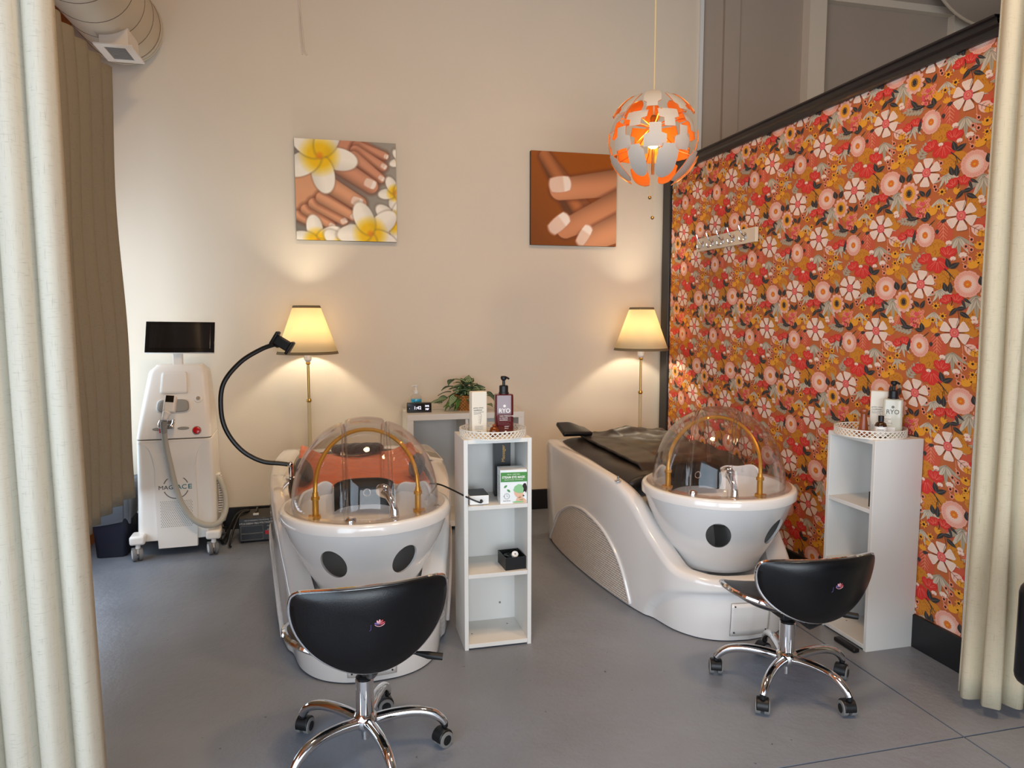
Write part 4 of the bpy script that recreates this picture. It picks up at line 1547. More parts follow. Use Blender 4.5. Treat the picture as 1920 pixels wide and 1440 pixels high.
# ------------------------------------------------------------------ stools
def make_stool(label, hub, rz, star, zs, zb, logo_x):
    t = thing('stool', label, 'stool', hub, 0, 'black saddle stools on chrome castors')
    # five curved chrome legs with castors
    for k in range(5):
        a = radians(star + 72 * k)
        ca, sa = cos(a), sin(a)
        pts = catmull([(0.03, 0, .118), (0.09, 0, .128), (0.16, 0, .130), (0.215, 0, .118), (0.25, 0, .095), (0.265, 0, .075)], 6)
        lg = MB().tube([(p.x * ca, p.x * sa, p.z) for p in pts], [0.020 - 0.006 * i / len(pts) for i in range(len(pts))], 12).build('leg', 'chrome', t)
        sw = a + radians((35, -60, 100, 20, -30)[k])
        M = Matrix.Translation((0.265 * ca, 0.265 * sa, 0)) @ Matrix.Rotation(sw, 4, 'Z')
        mb = MB().lathe([(.001, .06), (.011, .06), (.011, .085), (.001, .085)], 12, M=M)
        hood = [(0.030 * cos(q), 0.030 * sin(q)) for q in [radians(d) for d in range(-20, 201, 20)]]
        mb.prism(hood, -0.022, 0.022, M=M @ Matrix.Translation((-0.012, 0, 0.032)) @ Matrix.Rotation(pi / 2, 4, 'X'))
        cs = mb.build('castor', 'black_plastic', lg, bevel=0.003)
        for s in (-1, 1):
            R = M @ Matrix.Translation((-0.012, s * 0.016, 0.0275)) @ Matrix.Rotation(pi / 2, 4, 'X')
            mb = MB()
            mb.lathe([(.017, -.0105), (.0265, -.0095), (.0275, -.006), (.0275, .006), (.0265, .0095), (.017, .0105)], 24, M=R, mi=1)
            mb.lathe([(.001, -.009), (.017, -.0105)], 24, M=R)
            mb.lathe([(.017, .0105), (.001, .009)], 24, M=R)
            mb.build('castor', ['black_plastic', 'rubber_grey'], lg)
    mb = MB().lathe([(.001, .055), (.014, .055), (.014, .088), (.026, .090), (.028, .098), (.040, .104), (.044, .118), (.040, .138), (.030, .148), (.030, .262), (.026, .266), (.001, .266)], 28)
    mb.build('hub_column', 'chrome', t)
    mb = MB().cyl((0, 0, .255), (0, 0, zs - .055), 0.0145, 16)
    mb.lathe([(.001, .262), (.027, .262), (.029, .268), (.022, .274), (.001, .275)], 20)
    mb.build('gas_lift', 'black_plastic', t)
    R = Matrix.Rotation(rz, 4, 'Z')
    # seat: saddle with raised wings
    def seat(u, v):
        q = 2 * pi * u
        r = v
        x = 0.246 * r * cos(q)
        y = 0.035 + 0.185 * r * sin(q) * (1.0 + 0.10 * cos(2 * q))
        return x, y

    def saddle(x, y):
        return zs - 0.012 + 1.0 * x * x - 0.25 * (y - 0.02) ** 2 + 0.02 * sstep(0.0, -0.15, y)
    mb = MB()
    top = []
    def ft(u, v):
        x, y = seat(u, v)
        return tuple(R @ Vector((x, y, saddle(x, y) + 0.028 * (1 - v ** 4))))
    def fb(u, v):
        x, y = seat(u, v * 0.985)
        return tuple(R @ Vector((x, y, saddle(x, y) - 0.012 - 0.034 * (1 - v ** 3))))
    mb.grid(ft, 48, 12, cu=True)
    mb.grid(fb, 48, 12, cu=True, flip=True)
    ns = 48
    o2 = 48 * 13
    for i in range(48):
        k = (i + 1) % 48
        mb.f.append((12 * 48 + i, 12 * 48 + k, o2 + 12 * 48 + k, o2 + 12 * 48 + i))
        mb.mi.append(0)
    mb.build('seat', 'black_leather', t, angle=50)
    ring = []
    for i in range(64):
        x, y = seat(i / 64, 1.0)
        ring.append(tuple(R @ Vector((x, y, saddle(x, y) - 0.006))))
    MB().tube(ring, 0.0105, 8, closed=True).build('seat_trim', 'chrome', t)
    mb = MB()
    mb.box((0, 0, zs - 0.045), (0.15, 0.17, 0.03), M=R)
    mb.tube([tuple(R @ Vector(p)) for p in ((0, -0.02, zs - .05), (0, -0.14, zs - .055), (0, -0.19, zs - .02), (0, -0.185, zs + .05))], [0.02, 0.02, 0.018, 0.016], 10)
    mb.build('mechanism', 'black_plastic', t, bevel=0.004)
    mb = MB()
    mb.tube([tuple(R @ Vector(p)) for p in ((0.05, -0.02, zs - .052), (0.16, -0.05, zs - .058), (0.20, -0.07, zs - .064), (0.245, -0.085, zs - .07))], [0.006, 0.006, 0.013, 0.012], 10)
    mb.build('lever', 'black_plastic', t)
    # backrest: broad top, tapering to a rounded foot, curled round the back
    H = zb - (zs - 0.020)

    def outline(w):      # w 0..1 around the shield outline -> (s, h)
        K = [(-0.236, .86), (-0.222, .965), (-0.175, 1.0), (-0.06, 1.012), (0.06, 1.012), (0.175, 1.0), (0.222, .965), (0.236, .86), (0.235, .69), (0.220, .50), (0.186, .31), (0.134, .15), (0.07, .04), (0, 0.0), (-0.07, .04), (-0.134, .15), (-0.186, .31), (-0.220, .50), (-0.235, .69)]
        return K
    K = catmull([(a, b, 0) for a, b in outline(0)], 6, closed=True)

    def bend(s, h, off):
        y = -0.205 + 1.25 * s * s - 0.035 * h - off * (1.0)
        z = (zs - 0.020) + H * h + 0.03 * (1 - 4 * s * s) * h * 0.6 - 0.012 * h
        return tuple(R @ Vector((s, y, z)))
    nk = len(K)
    mb = MB()
    vs = []
    lv = [1.0, .94, .8, .6, .4, .2, 0.02]
    for side in (1, -1):
        for q in lv:
            for p in K:
                s, h = p.x * q, 0.62 + (p.y - 0.62) * q
                th = (0.016 if side == 1 else 0.030) * (1 - q ** 5) + 0.008
                vs.append(bend(s, h, th if side == 1 else -th))
    nl = len(lv)
    fs = []
    for si in range(2):
        o_ = si * nl * nk
        for j in range(nl - 1):
            for i in range(nk):
                k = (i + 1) % nk
                f_ = (o_ + j * nk + i, o_ + j * nk + k, o_ + (j + 1) * nk + k, o_ + (j + 1) * nk + i)
                fs.append(f_ if si == 0 else f_[::-1])
        fs.append(tuple(o_ + (nl - 1) * nk + i for i in range(nk)))
    for i in range(nk):
        k = (i + 1) % nk
        fs.append((i, k, nl * nk + k, nl * nk + i))
    mb.add(vs, fs)
    bk = mb.build('backrest', 'black_leather', t, angle=50)
    MB().tube([bend(p.x * 1.005, 0.62 + (p.y - 0.62) * 1.005, -0.004) for p in K], 0.0065, 8, closed=True).build('back_trim', 'chrome', t)
    # small lotus-like emblem, stitched in colours
    lx, lh = logo_x, 0.60
    for k, (da, m) in enumerate(((-62, 'logo_violet'), (-30, 'logo_pink'), (0, 'logo_pink'), (32, 'logo_red'), (64, 'logo_red'))):
        pts = []
        a = radians(90 - da)
        for i in range(10):
            q = 2 * pi * i / 10
            u, v = 0.010 + 0.008 * cos(q), 0.0034 * sin(q)
            s = lx + u * cos(a) - v * sin(a)
            hh = lh + (u * sin(a) + v * cos(a)) / H
            pts.append(bend(s, hh, 0.0252))
        MB().poly(pts).build('emblem', m, bk, solid=0.0006)
    pts = []
    for i in range(12):
        q = radians(-150 + 120 * i / 11)
        pts.append(bend(lx + 0.017 * cos(q), lh + (0.010 + 0.014 * sin(q)) / H, 0.0252))
    MB().tube(pts, 0.0011, 6).build('emblem', 'logo_pink', bk)
    MB().tube([bend(lx - 0.026, lh + 0.004 / H, 0.0252), bend(lx - 0.026, lh - 0.012 / H, 0.0252), bend(lx - 0.031, lh - 0.014 / H, 0.0252)], 0.0008, 6).build('emblem', 'logo_violet', bk)
    return t


make_stool('black saddle stool on chrome castors in front of the left spa bed', (0.065, 2.315, 0), radians(7), -2, 0.402, 0.650, 0.010)
make_stool('black saddle stool on chrome castors in front of the right shelf tower', (1.693, 2.367, 0), radians(-2), 2, 0.368, 0.582, 0.035)
# ------------------------------------------------------------------ treatment machine
MX, MY = -0.965, 4.62
M_ = thing('treatment_machine', 'white beauty treatment machine on castors with a tilted black screen', 'beauty machine', (MX, MY, 0), radians(3))


def mach_sec(z):
    """half width, front y, back y at height z"""
    if z < 0.72:
        f = (z - 0.10) / 0.62
        return 0.226 - 0.017 * f, 0.0 + 0.012 * sin(pi * f), 0.40
    f = (z - 0.72) / 0.435
    return 0.209 - 0.046 * f ** 1.15 - 0.030 * sstep(0.90, 1.0, f), 0.0 + 0.165 * f ** 1.2 + 0.03 * sstep(0.93, 1.0, f), 0.40 - 0.04 * f - 0.03 * sstep(0.93, 1.0, f)


def mach_ring(z, ins=0.0):
    w, y0, y1 = mach_sec(z)
    w, y0, y1 = w - ins, y0 + ins, y1 - ins
    r = 0.035
    P = []
    sx = 0.018 * max(0.0, (z - 0.72) / 0.435)
    for cx, cy, a0 in ((w - r, y0 + r, -90), (w - r, y1 - r, 0), (-w + r, y1 - r, 90), (-w + r, y0 + r, 180)):
        for k in range(7):
            a = radians(a0 + 15 * k)
            P.append((sx + cx + r * cos(a), cy + r * sin(a), z))
    # central bow of the front
    return P


zs_ = [0.10, 0.11, 0.2, 0.35, 0.5, 0.62, 0.70, 0.716]
def loft(zl, m, name, extra=0.0):
    mb = MB()
    rs = [mach_ring(z, extra) for z in zl]
    n = len(rs[0])
    mb.add([p for r in rs for p in r], [(j * n + i, j * n + (i + 1) % n, (j + 1) * n + (i + 1) % n, (j + 1) * n + i) for j in range(len(rs) - 1) for i in range(n)] + [tuple(range(n))[::-1], tuple((len(rs) - 1) * n + i for i in range(n))])
    return mb.build(name, m, M_, angle=42, bevel=0.004, fix=True)


lb = loft(zs_, 'machine_white', 'lower_body')
loft([0.718, 0.7205], 'seam_grey', 'body_seam', 0.004)
ub = loft([0.7225] + [0.74 + 0.40 * k / 22 for k in range(23)] + [1.148, 1.153, 1.156], 'machine_white', 'upper_body')
# proud centre panel of the lower body, with its grille and print
def fy(z):
    return mach_sec(z)[1]
mb = MB()
pn = [(0.112, 0.055), (0.120, 0.30), (0.118, 0.55), (0.145, 0.665), (0.20, 0.70)]
pl = [(p.x, p.y) for p in catmull([(a, b, 0) for a, b in pn], 5)]
vs, fs = [], []
for w, z in pl:
    y = fy(max(z, .1)) - 0.012 * sstep(0.72, 0.60, z)
    vs += [(-w, y + 0.02, z), (-w + .004, y, z), (w - .004, y, z), (w, y + 0.02, z)]
for j in range(len(pl) - 1):
    for k in range(3):
        fs.append((4 * j + k, 4 * j + k + 1, 4 * j + 5 + k, 4 * j + 4 + k))
fs.append((0, 3, 2, 1))
mb.add(vs, fs)
fp = mb.build('front_panel', 'machine_white', M_, angle=30)
mb = MB()
for r in range(17):
    for c in range(16):
        x = -0.088 + 0.0112 * c + (0.0056 if r % 2 else 0)
        z = 0.185 + 0.0096 * r
        y = fy(z) - 0.0125
        mb.add([(x + 0.0028 * cos(q), y, z + 0.0028 * sin(q)) for q in [2 * pi * i / 7 for i in range(7)]], [tuple(range(7))])
g = mb.build('vent_grille', 'seam_grey', fp, smooth=False)
# brand ring and name
for a0, a1 in ((20, 160), (200, 340)):
    mb = MB()
    mb.grid(lambda u, v: ((0.0665 + 0.006 * v) * cos(radians(a0 + (a1 - a0) * u)), fy(.42) - 0.0128, 0.425 + (0.0665 + 0.006 * v) * sin(radians(a0 + (a1 - a0) * u))), 40, 1)
    mb.build('brand_ring', 'ink_grey', fp)
lettering('MAG', 0.035, Matrix.Translation((-0.056, fy(.42) - 0.0132, 0.424)) @ Matrix.Rotation(pi / 2, 4, 'X'), 'ink_dark', fp, 'brand_name', width=1.1)
lettering('AC', 0.040, Matrix.Translation((0.032, fy(.42) - 0.0132, 0.424)) @ Matrix.Rotation(pi / 2, 4, 'X'), 'brand_teal', fp, 'brand_name', width=1.05, bold=0.0004)
lettering('E', 0.040, Matrix.Translation((0.078, fy(.42) - 0.0132, 0.424)) @ Matrix.Rotation(pi / 2, 4, 'X') @ Matrix.Shear('XY', 4, (0.0, 0.0)), 'brand_teal', fp, 'brand_name', width=1.25, bold=0.0006)


def up(x, z, off=0.0):
    return (x, fy(z) - off, z)


def upface(name, x0, x1, z0, z1, off, m, parent, nu=10, nv=8, round_=0.25, taper=0.0, solid=0.004):
    def fn(u, v):
        a = (u - .5) * 2
        b = (v - .5) * 2
        # superellipse-ish rounding
        k = (max(abs(a), abs(b)) or 1)
        n = (abs(a) ** (2 / round_) + abs(b) ** (2 / round_)) ** (round_ / 2) or 1
        a, b = a * k / n, b * k / n
        z = (z0 + z1) / 2 + b * (z1 - z0) / 2
        w = (x1 - x0) / 2 * (1 + taper * b)
        return up((x0 + x1) / 2 + a * w, z, off)
    return MB().grid(fn, nu, nv).build(name, m, parent, solid=solid, angle=40)


upface('recess_panel', -0.078, 0.075, 0.985, 1.115, 0.0015, 'machine_white', ub, round_=0.12, taper=-0.05, solid=0.006)
hp = upface('handpiece_rest', -0.098, 0.092, 0.872, 0.958, 0.003, 'machine_white', ub, round_=0.5, taper=-0.04, solid=0.010)
upface('rest_inlay', -0.091, 0.085, 0.877, 0.953, 0.009, 'machine_grey', hp, round_=0.5, taper=-0.04, solid=0.003)
for x0, x1 in ((-0.118, -0.052), (0.02, 0.086)):
    upface('slot', x0, x1, 0.772, 0.790, 0.001, 'machine_grey', ub, round_=0.9, solid=0.003)
mb = MB()
M = Matrix.Translation(up(0.135, 0.952)) @ Matrix.Rotation(radians(62), 4, 'X')
mb.lathe([(.001, .008), (.012, .008), (.016, .004), (.024, .003), (.027, -.004)], 24, M=M)
kb = mb.build('key_switch', 'machine_white', ub)
MB().lathe([(.001, .012), (.011, .012), (.013, .006)], 18, M=M).build('key_switch', 'steel', kb)
M = Matrix.Translation(up(0.128, 0.765)) @ Matrix.Rotation(radians(75), 4, 'X')
sb = MB().lathe([(.001, .004), (.025, .004), (.028, -.004)], 24, M=M).build('stop_button', 'machine_grey', ub)
MB().lathe([(.001, .016), (.014, .016), (.021, .013), (.022, .003)], 24, M=M).build('stop_button', 'red_button', sb)
# cradle with the handpiece and its hose
mb = MB()
mb.box((-0.010, -0.008, 0.815), (0.035, 0.05, 0.05))
mb.tube([(-0.062 + 0.0, -0.035 + 0.0, 0.840), (-0.067, -0.05, 0.82), (-0.06, -0.07, 0.80)], 0.011, 8)
mb.tube([(0.010, -0.035, 0.840), (0.008, -0.05, 0.82), (0.0, -0.07, 0.80)], 0.011, 8)
mb.box((-0.027, -0.02, 0.80), (0.07, 0.03, 0.03))
mb.build('cradle', 'chrome', M_, bevel=0.004)
MB().tube([(-0.062, -0.03, 0.80), (-0.06, -0.035, 0.765)], 0.014, 12).build('cradle_button', 'red_button', M_)
hb = MB()
hb.tube([(-0.034, -0.085, 0.845), (-0.026, -0.078, 0.875), (-0.016, -0.07, 0.895)], [0.016, 0.020, 0.030], 16)
M = Matrix.Translation((-0.004, -0.052, 0.938)) @ Matrix.Rotation(radians(-18), 4, 'X') @ Matrix.Rotation(radians(6), 4, 'Y')
hb.box((0, 0, 0), (0.066, 0.055, 0.105), M=M)
hs = hb.build('handpiece', 'machine_white', M_, bevel=0.012, bseg=3)
MB().box((0, -0.0285, 0.026), (0.044, 0.002, 0.040), M=M).build('handpiece_screen', 'dark_screen', hs)
hose = catmull([(-0.036, -0.085, 0.842), (-0.040, -0.075, 0.78), (-0.038, -0.05, 0.70), (-0.022, -0.036, 0.58), (0.0, -0.036, 0.45), (0.035, -0.040, 0.33), (0.09, -0.045, 0.235), (0.165, -0.045, 0.185), (0.235, -0.02, 0.19), (0.272, 0.03, 0.25), (0.268, 0.09, 0.34), (0.235, 0.13, 0.43), (0.20, 0.16, 0.46)], 8)
MB().tube([tuple(p) for p in hose], 0.0165, 14).build('hose', 'hose_grey', M_)
mb = MB()
for k in range(9):
    p = hose[k]
    q = hose[k + 1]
    mb.tube([tuple(p), tuple(p.lerp(q, 0.75))], 0.0205 - 0.0003 * k, 14)
mb.build('hose_sleeve', 'machine_grey', M_)
# cable gland at the side
mb = MB()
for k in range(16):
    a = radians(200 - 9 * k)
    mb.box((0.222 + 0.02 * sin(pi * k / 15), 0.16 + 0.008 * k * 0, 0.22 + 0.016 * k), (0.03, 0.06, 0.008))
mb.build('side_guard', 'machine_white', M_, bevel=0.002)
# neck and screen
mb = MB()
mb.box((0.010, 0.205, 1.128), (0.150, 0.035, 0.026))
hn = mb.build('hinge', 'steel', M_, bevel=0.003)
mb = MB().box((0.010, 0.222, 1.19), (0.058, 0.03, 0.13)).box((0.010, 0.215, 1.235), (0.10, 0.04, 0.02))
mb.build('neck', 'machine_white', M_, bevel=0.006)
sc = MB().box((0, 0.012, 0), (0.395, 0.022, 0.205)).build('screen', 'white_plastic', M_, bevel=0.004, loc=(0.030, 0.215, 1.326), rot=(radians(-24), radians(0.8), 0))
MB().box((0, -0.0015, 0), (0.397, 0.006, 0.207)).build('bezel', 'black_gloss', sc, bevel=0.002)
MB().box((0.0, -0.0053, 0.004), (0.345, 0.002, 0.160)).build('display', 'dark_screen', sc)
# outrigger feet and castors
for x, y in ((-0.215, -0.03), (0.205, -0.03), (-0.20, 0.36), (0.20, 0.36)):
    ft = MB().box((x, y + 0.02, 0.128), (0.085, 0.12, 0.055)).build('outrigger', 'machine_white', M_, bevel=0.014, bseg=3)
    mb = MB().tube([(x, y - .01, 0.105), (x, y - .01, 0.075)], 0.014, 12)
    mb.box((x - .005, y, 0.062), (0.024, 0.03, 0.04))
    mb.build('castor', 'machine_white', ft, bevel=0.003)
    for s in (-1, 1):
        R = Matrix.Translation((x - 0.008, y, 0.0405)) @ Matrix.Rotation(radians(20), 4, 'Z') @ Matrix.Translation((s * 0.017, 0, 0)) @ Matrix.Rotation(pi / 2, 4, 'Y')
        mb = MB()
        mb.lathe([(.027, -.011), (.039, -.010), (.0405, -.006), (.0405, .006), (.039, .010), (.027, .011)], 28, M=R)
        mb.lathe([(.001, -.012), (.024, -.012), (.027, -.011)], 28, M=R, mi=1)
        mb.lathe([(.027, .011), (.024, .012), (.001, .012)], 28, M=R, mi=1)
        mb.build('castor', ['rubber_grey', 'machine_white'], ft)

# ------------------------------------------------------------------ waste bin with bag
B = thing('waste_bin', 'navy waste bin lined with a grey plastic bag behind the left curtain', 'bin', (-1.355, 4.79, 0))
mb = MB()
sq = lambda w, d, z, r=0.03: [(cx + r * cos(radians(a0 + 18 * k)), cy + r * sin(radians(a0 + 18 * k)), z) for cx, cy, a0 in ((w - r, -d + r, -90), (w - r, d - r, 0), (-w + r, d - r, 90), (-w + r, -d + r, 180)) for k in range(6)]
rs = [sq(.085, .12, .002), sq(.108, .14, .40), sq(.112, .144, .412), sq(.104, .136, .412), sq(.082, .116, .012)]
n = len(rs[0])
mb.add([p for r in rs for p in r], [(j * n + i, j * n + (i + 1) % n, (j + 1) * n + (i + 1) % n, (j + 1) * n + i) for j in range(len(rs) - 1) for i in range(n)] + [tuple(range(n))[::-1], tuple(4 * n + i for i in range(n))])
mb.build('bin_body', 'navy_bin', B)
def bag(u, v):
    P = sq(.120, .152, 0.0, .04)
    n_ = len(P)
    i = int(u * n_) % n_
    t_ = u * n_ - int(u * n_)
    a, b = P[i], P[(i + 1) % n_]
    x, y = a[0] + (b[0] - a[0]) * t_, a[1] + (b[1] - a[1]) * t_
    w = 0.010 * sin(11 * 2 * pi * u + 3 * v) + 0.007 * sin(23 * 2 * pi * u)
    if v < 0.2:      # inside
        k, z = 0.86 - 0.15 * (0.2 - v), 0.34 + 0.45 * v
    elif v < 0.35:
        k, z = 0.86 + 0.14 * (v - 0.2) / 0.15, 0.43 + 0.022 * sin(pi * (v - 0.2) / 0.15) + 0.3 * w
    else:
        q = (v - 0.35) / 0.65
        k, z = 1.0 + 0.06 * sin(pi * q) + w * 1.2, 0.43 - 0.205 * q + (0.02 * sin(5 * 2 * pi * u)) * q
    return (x * k, y * k, z)
MB().grid(bag, 96, 24, cu=True).build('bag', 'bag_plastic', B, angle=80)

# ------------------------------------------------------------------ voltage transformer with cords
X = thing('transformer', 'black voltage transformer box on the floor beside the machine', 'transformer', (-0.535, 4.90, 0), radians(4))
bx = MB().box((0, 0, 0.085), (0.215, 0.24, 0.150)).build('case', 'black_plastic', X, bevel=0.004)
for x in (-0.09, 0.09):
    for y in (-0.1, 0.1):
        MB().cyl((x, y, 0), (x, y, 0.012), 0.012, 12).build('foot', 'black_plastic', X)
f = MB().box((0, -0.1215, 0.085), (0.214, 0.004, 0.148)).build('front_plate', 'black_gloss', X, bevel=0.001)
for z, h in ((0.088, 0.048), (0.040, 0.040)):
    mb = MB()
    for zz in (z - h / 2, z + h / 2):
        mb.box((-0.03, -0.1245, zz), (0.135, 0.001, 0.0015))
    for xx in (-0.0975, 0.0375):
        mb.box((xx, -0.1245, z), (0.0015, 0.001, h))
    mb.build('panel_line', 'machine_grey', f, smooth=False)
Rf = Matrix.Rotation(pi / 2, 4, 'X')
lettering('VTUS-5000W PRO', 0.0165, Matrix.Translation((-0.046, -0.1242, 0.126)) @ Rf, 'ink_white', f, width=0.92)
lettering('VOLTAGER', 0.0165, Matrix.Translation((0.055, -0.1242, 0.128)) @ Rf, 'ink_white', f, width=0.92)
lettering('STEP UP AND DOWN TRANSFORMER', 0.009, Matrix.Translation((0.0, -0.1242, 0.146)) @ Rf, 'ink_white', f)
lettering('POWER', 0.009, Matrix.Translation((0.078, -0.1242, 0.104)) @ Rf, 'ink_white', f)
lettering('ON', 0.008, Matrix.Translation((0.068, -0.1242, 0.080)) @ Rf, 'ink_white', f)
MB().box((0.070, -0.127, 0.062), (0.042, 0.010, 0.024)).build('switch', 'red_button', f, bevel=0.002)
h = MB().tube([(-0.005, -0.05, 0.162), (-0.005, -0.045, 0.178), (0.0, 0.06, 0.182), (0.0, 0.065, 0.162)], 0.006, 8).build('handle', 'black_plastic', X)
MB().box((-0.006, -0.055, 0.168), (0.035, 0.02, 0.012)).build('handle', 'white_plastic', h, bevel=0.002)
for k, pts in enumerate((
    [(-0.055, 0.06, 0.164), (-0.10, -0.02, 0.168), (-0.135, -0.09, 0.11), (-0.155, -0.13, 0.05), (-0.165, -0.17, 0.014), (-0.155, -0.21, 0.012)],
    [(-0.05, 0.085, 0.164), (-0.12, 0.02, 0.16), (-0.165, -0.05, 0.09), (-0.185, -0.10, 0.025), (-0.20, -0.12, 0.012), (-0.22, -0.06, 0.012), (-0.235, 0.04, 0.012)],
    [(-0.06, 0.10, 0.164), (-0.13, 0.06, 0.15), (-0.18, 0.0, 0.06), (-0.21, -0.05, 0.012), (-0.235, -0.02, 0.03), (-0.225, 0.06, 0.06), (-0.20, 0.1, 0.05), (-0.21, 0.15, 0.012)])):
    MB().tube(catmull(pts, 8), 0.0065, 8).build('cord', 'black_plastic', X)

# ------------------------------------------------------------------ shelf towers
def tower(label, w, d, h, loc, rz, shelves):
    t = thing('shelf_tower', label, 'shelf', loc, rz, 'narrow white shelf towers')
    th = 0.018
    for s in (-1, 1):
        MB().box((s * (w / 2 - th / 2), 0, h / 2), (th, d, h)).build('side_panel', 'white_melamine', t, bevel=0.0012)
    MB().box((0, 0, h - th / 2), (w - 2 * th, d, th)).build('top_panel', 'white_melamine', t, bevel=0.0012)
    MB().box((0, 0, 0.017), (w - 2 * th, d, th)).build('bottom_panel', 'white_melamine', t, bevel=0.0012)
    MB().box((0, d / 2 - 0.004, h / 2 + 0.003), (w - 2 * th, 0.006, h - 0.045)).build('back_panel', 'white_melamine', t, smooth=False)
    for z in shelves:
        MB().box((0, -0.004, z - th / 2), (w - 2 * th, d - 0.012, th)).build('shelf', 'white_melamine', t, bevel=0.0012)
    for x, y in ((-0.1, -0.02), (0.08, 0.05)):
        MB().lathe([(.001, 0), (.004, 0), (.004, .001), (.001, .001)], 8, (x, y, 0.0262)).build('screw_cap', 'seam_grey', t)
    MB().lathe([(.001, 0), (.005, 0), (.005, .002), (.001, .002)], 10, M=Matrix.Translation((0.06, d / 2 - 0.008, 0.105)) @ Matrix.Rotation(pi / 2, 4, 'X')).build('screw_cap', 'seam_grey', t)
    return t


tower('white narrow shelf tower between the two spa beds, holding the eye mask box', 0.300, 0.245, 0.93, (0.6645, 3.0825, 0), 0.0, (0.640, 0.338))
TR = tower('white narrow shelf tower standing against the floral partition', 0.300, 0.245, 0.93, (2.3265, 2.683, 0), radians(-90), (0.628, 0.338))
MB().b2((0.122, -0.120, 0.640), (0.1315, -0.110, 0.705)).build('wall_bracket', 'black_plastic', TR)
TB = thing('black_strap', 'short black bar on the floor by the foot of the right shelf tower', 'bar', (2.16, 2.60, 0))
MB().box((0, 0, 0.010), (0.03, 0.13, 0.018)).build('bar', 'black_plastic', TB, bevel=0.004)

# ------------------------------------------------------------------ lattice trays
def tray(label, c, z):
    t = thing('round_tray', label, 'tray', (c[0], c[1], z), 0, 'round white lattice trays')
    R = 0.146
    MB().lathe([(.001, .003), (R - .004, .003), (R, .003), (R, .0), (.001, 0)], 64).build('tray_base', 'tray_white', t)
    mb = MB()
    for z0, z1 in ((0.0, 0.0055), (0.0315, 0.036)):
        mb.lathe([(R + .0015, z0), (R + .0015, z1), (R - .002, z1), (R - .002, z0), (R + .0015, z0)], 72)
    n = 44
    for k in range(n):
        a = 2 * pi * k / n
        for s in (-1, 1):
            pts = []
            for i in range(5):
                q = a + s * (i / 4 - .5) * 2 * pi / n * 1.7
                pts.append((R * cos(q), R * sin(q), 0.004 + 0.029 * i / 4))
            mb.tube(pts, 0.0023, 5)
    mb.build('lattice_rim', 'tray_white', t)
    return t


tray('round white lattice tray on the left shelf tower, holding the dark red pump bottle', (0.664, 3.066), 0.930)
tray('round white lattice tray on the right shelf tower, by the floral partition', (2.302, 2.683), 0.930)
TZ = 0.9335


def carton(label, loc, nx, ny, w=0.070, d=0.045, h=0.172):
    t = thing('carton_bottle', label, 'bottle', loc)
    a = atan2(ny, nx) + pi / 2
    M = Matrix.Rotation(a, 4, 'Z')
    rs = [(0.5, 0.0), (0.5, h * 0.98), (0.47, h)]
    mb = MB()
    vs = []
    for k, z in rs:
        vs += [(-w * k, -d * k, z), (w * k, -d * k, z), (w * k, d * k, z), (-w * k, d * k, z)]
    mb.add(vs, [(3, 2, 1, 0), (8, 9, 10, 11)] + [(4 * j + i, 4 * j + (i + 1) % 4, 4 * j + 4 + (i + 1) % 4, 4 * j + 4 + i) for j in range(2) for i in range(4)], 0, M)
    b = mb.build('bottle_body', 'carton_white', t, bevel=0.006, bseg=3)
    F = M @ Matrix.Translation((0, -d / 2 - 0.0006, 0)) @ Matrix.Rotation(pi / 2, 4, 'X')
    for tx, s, x, z, m in (('golden wheat', .0085, -.006, .118, 'ink_grey'), ('conditioner', .0085, -.008, .108, 'ink_dark'), ('for dry or damaged hair', .0048, -.004, .099, 'ink_grey'), ('botanical formula', .0048, -.010, .092, 'ink_grey'), ('250 ml', .006, -.004, .012, 'ink_dark')):
        lettering(tx, s, F @ Matrix.Translation((x, z, 0)), m, b)
    mb = MB()
    mb.tube([tuple(M @ Vector(p)) for p in ((0.002, -d / 2 - .0006, .045), (0.006, -d / 2 - .0006, .065), (0.007, -d / 2 - .0006, .088))], 0.0007, 5)
    for k in range(5):
        mb.tube([tuple(M @ Vector(p)) for p in ((0.004, -d / 2 - .0006, .05 + .007 * k), (-0.006, -d / 2 - .0006, .052 + .008 * k))], 0.0005, 5)
    for k in range(5):
        mb.tube([tuple(M @ Vector(p)) for p in ((-0.024, -d / 2 - .0004, .020 + .0042 * k), (0.018 - .004 * (k % 2), -d / 2 - .0004, .020 + .0042 * k))], 0.0005, 4)
    mb.build('label_print', 'ink_grey', b)
    return t


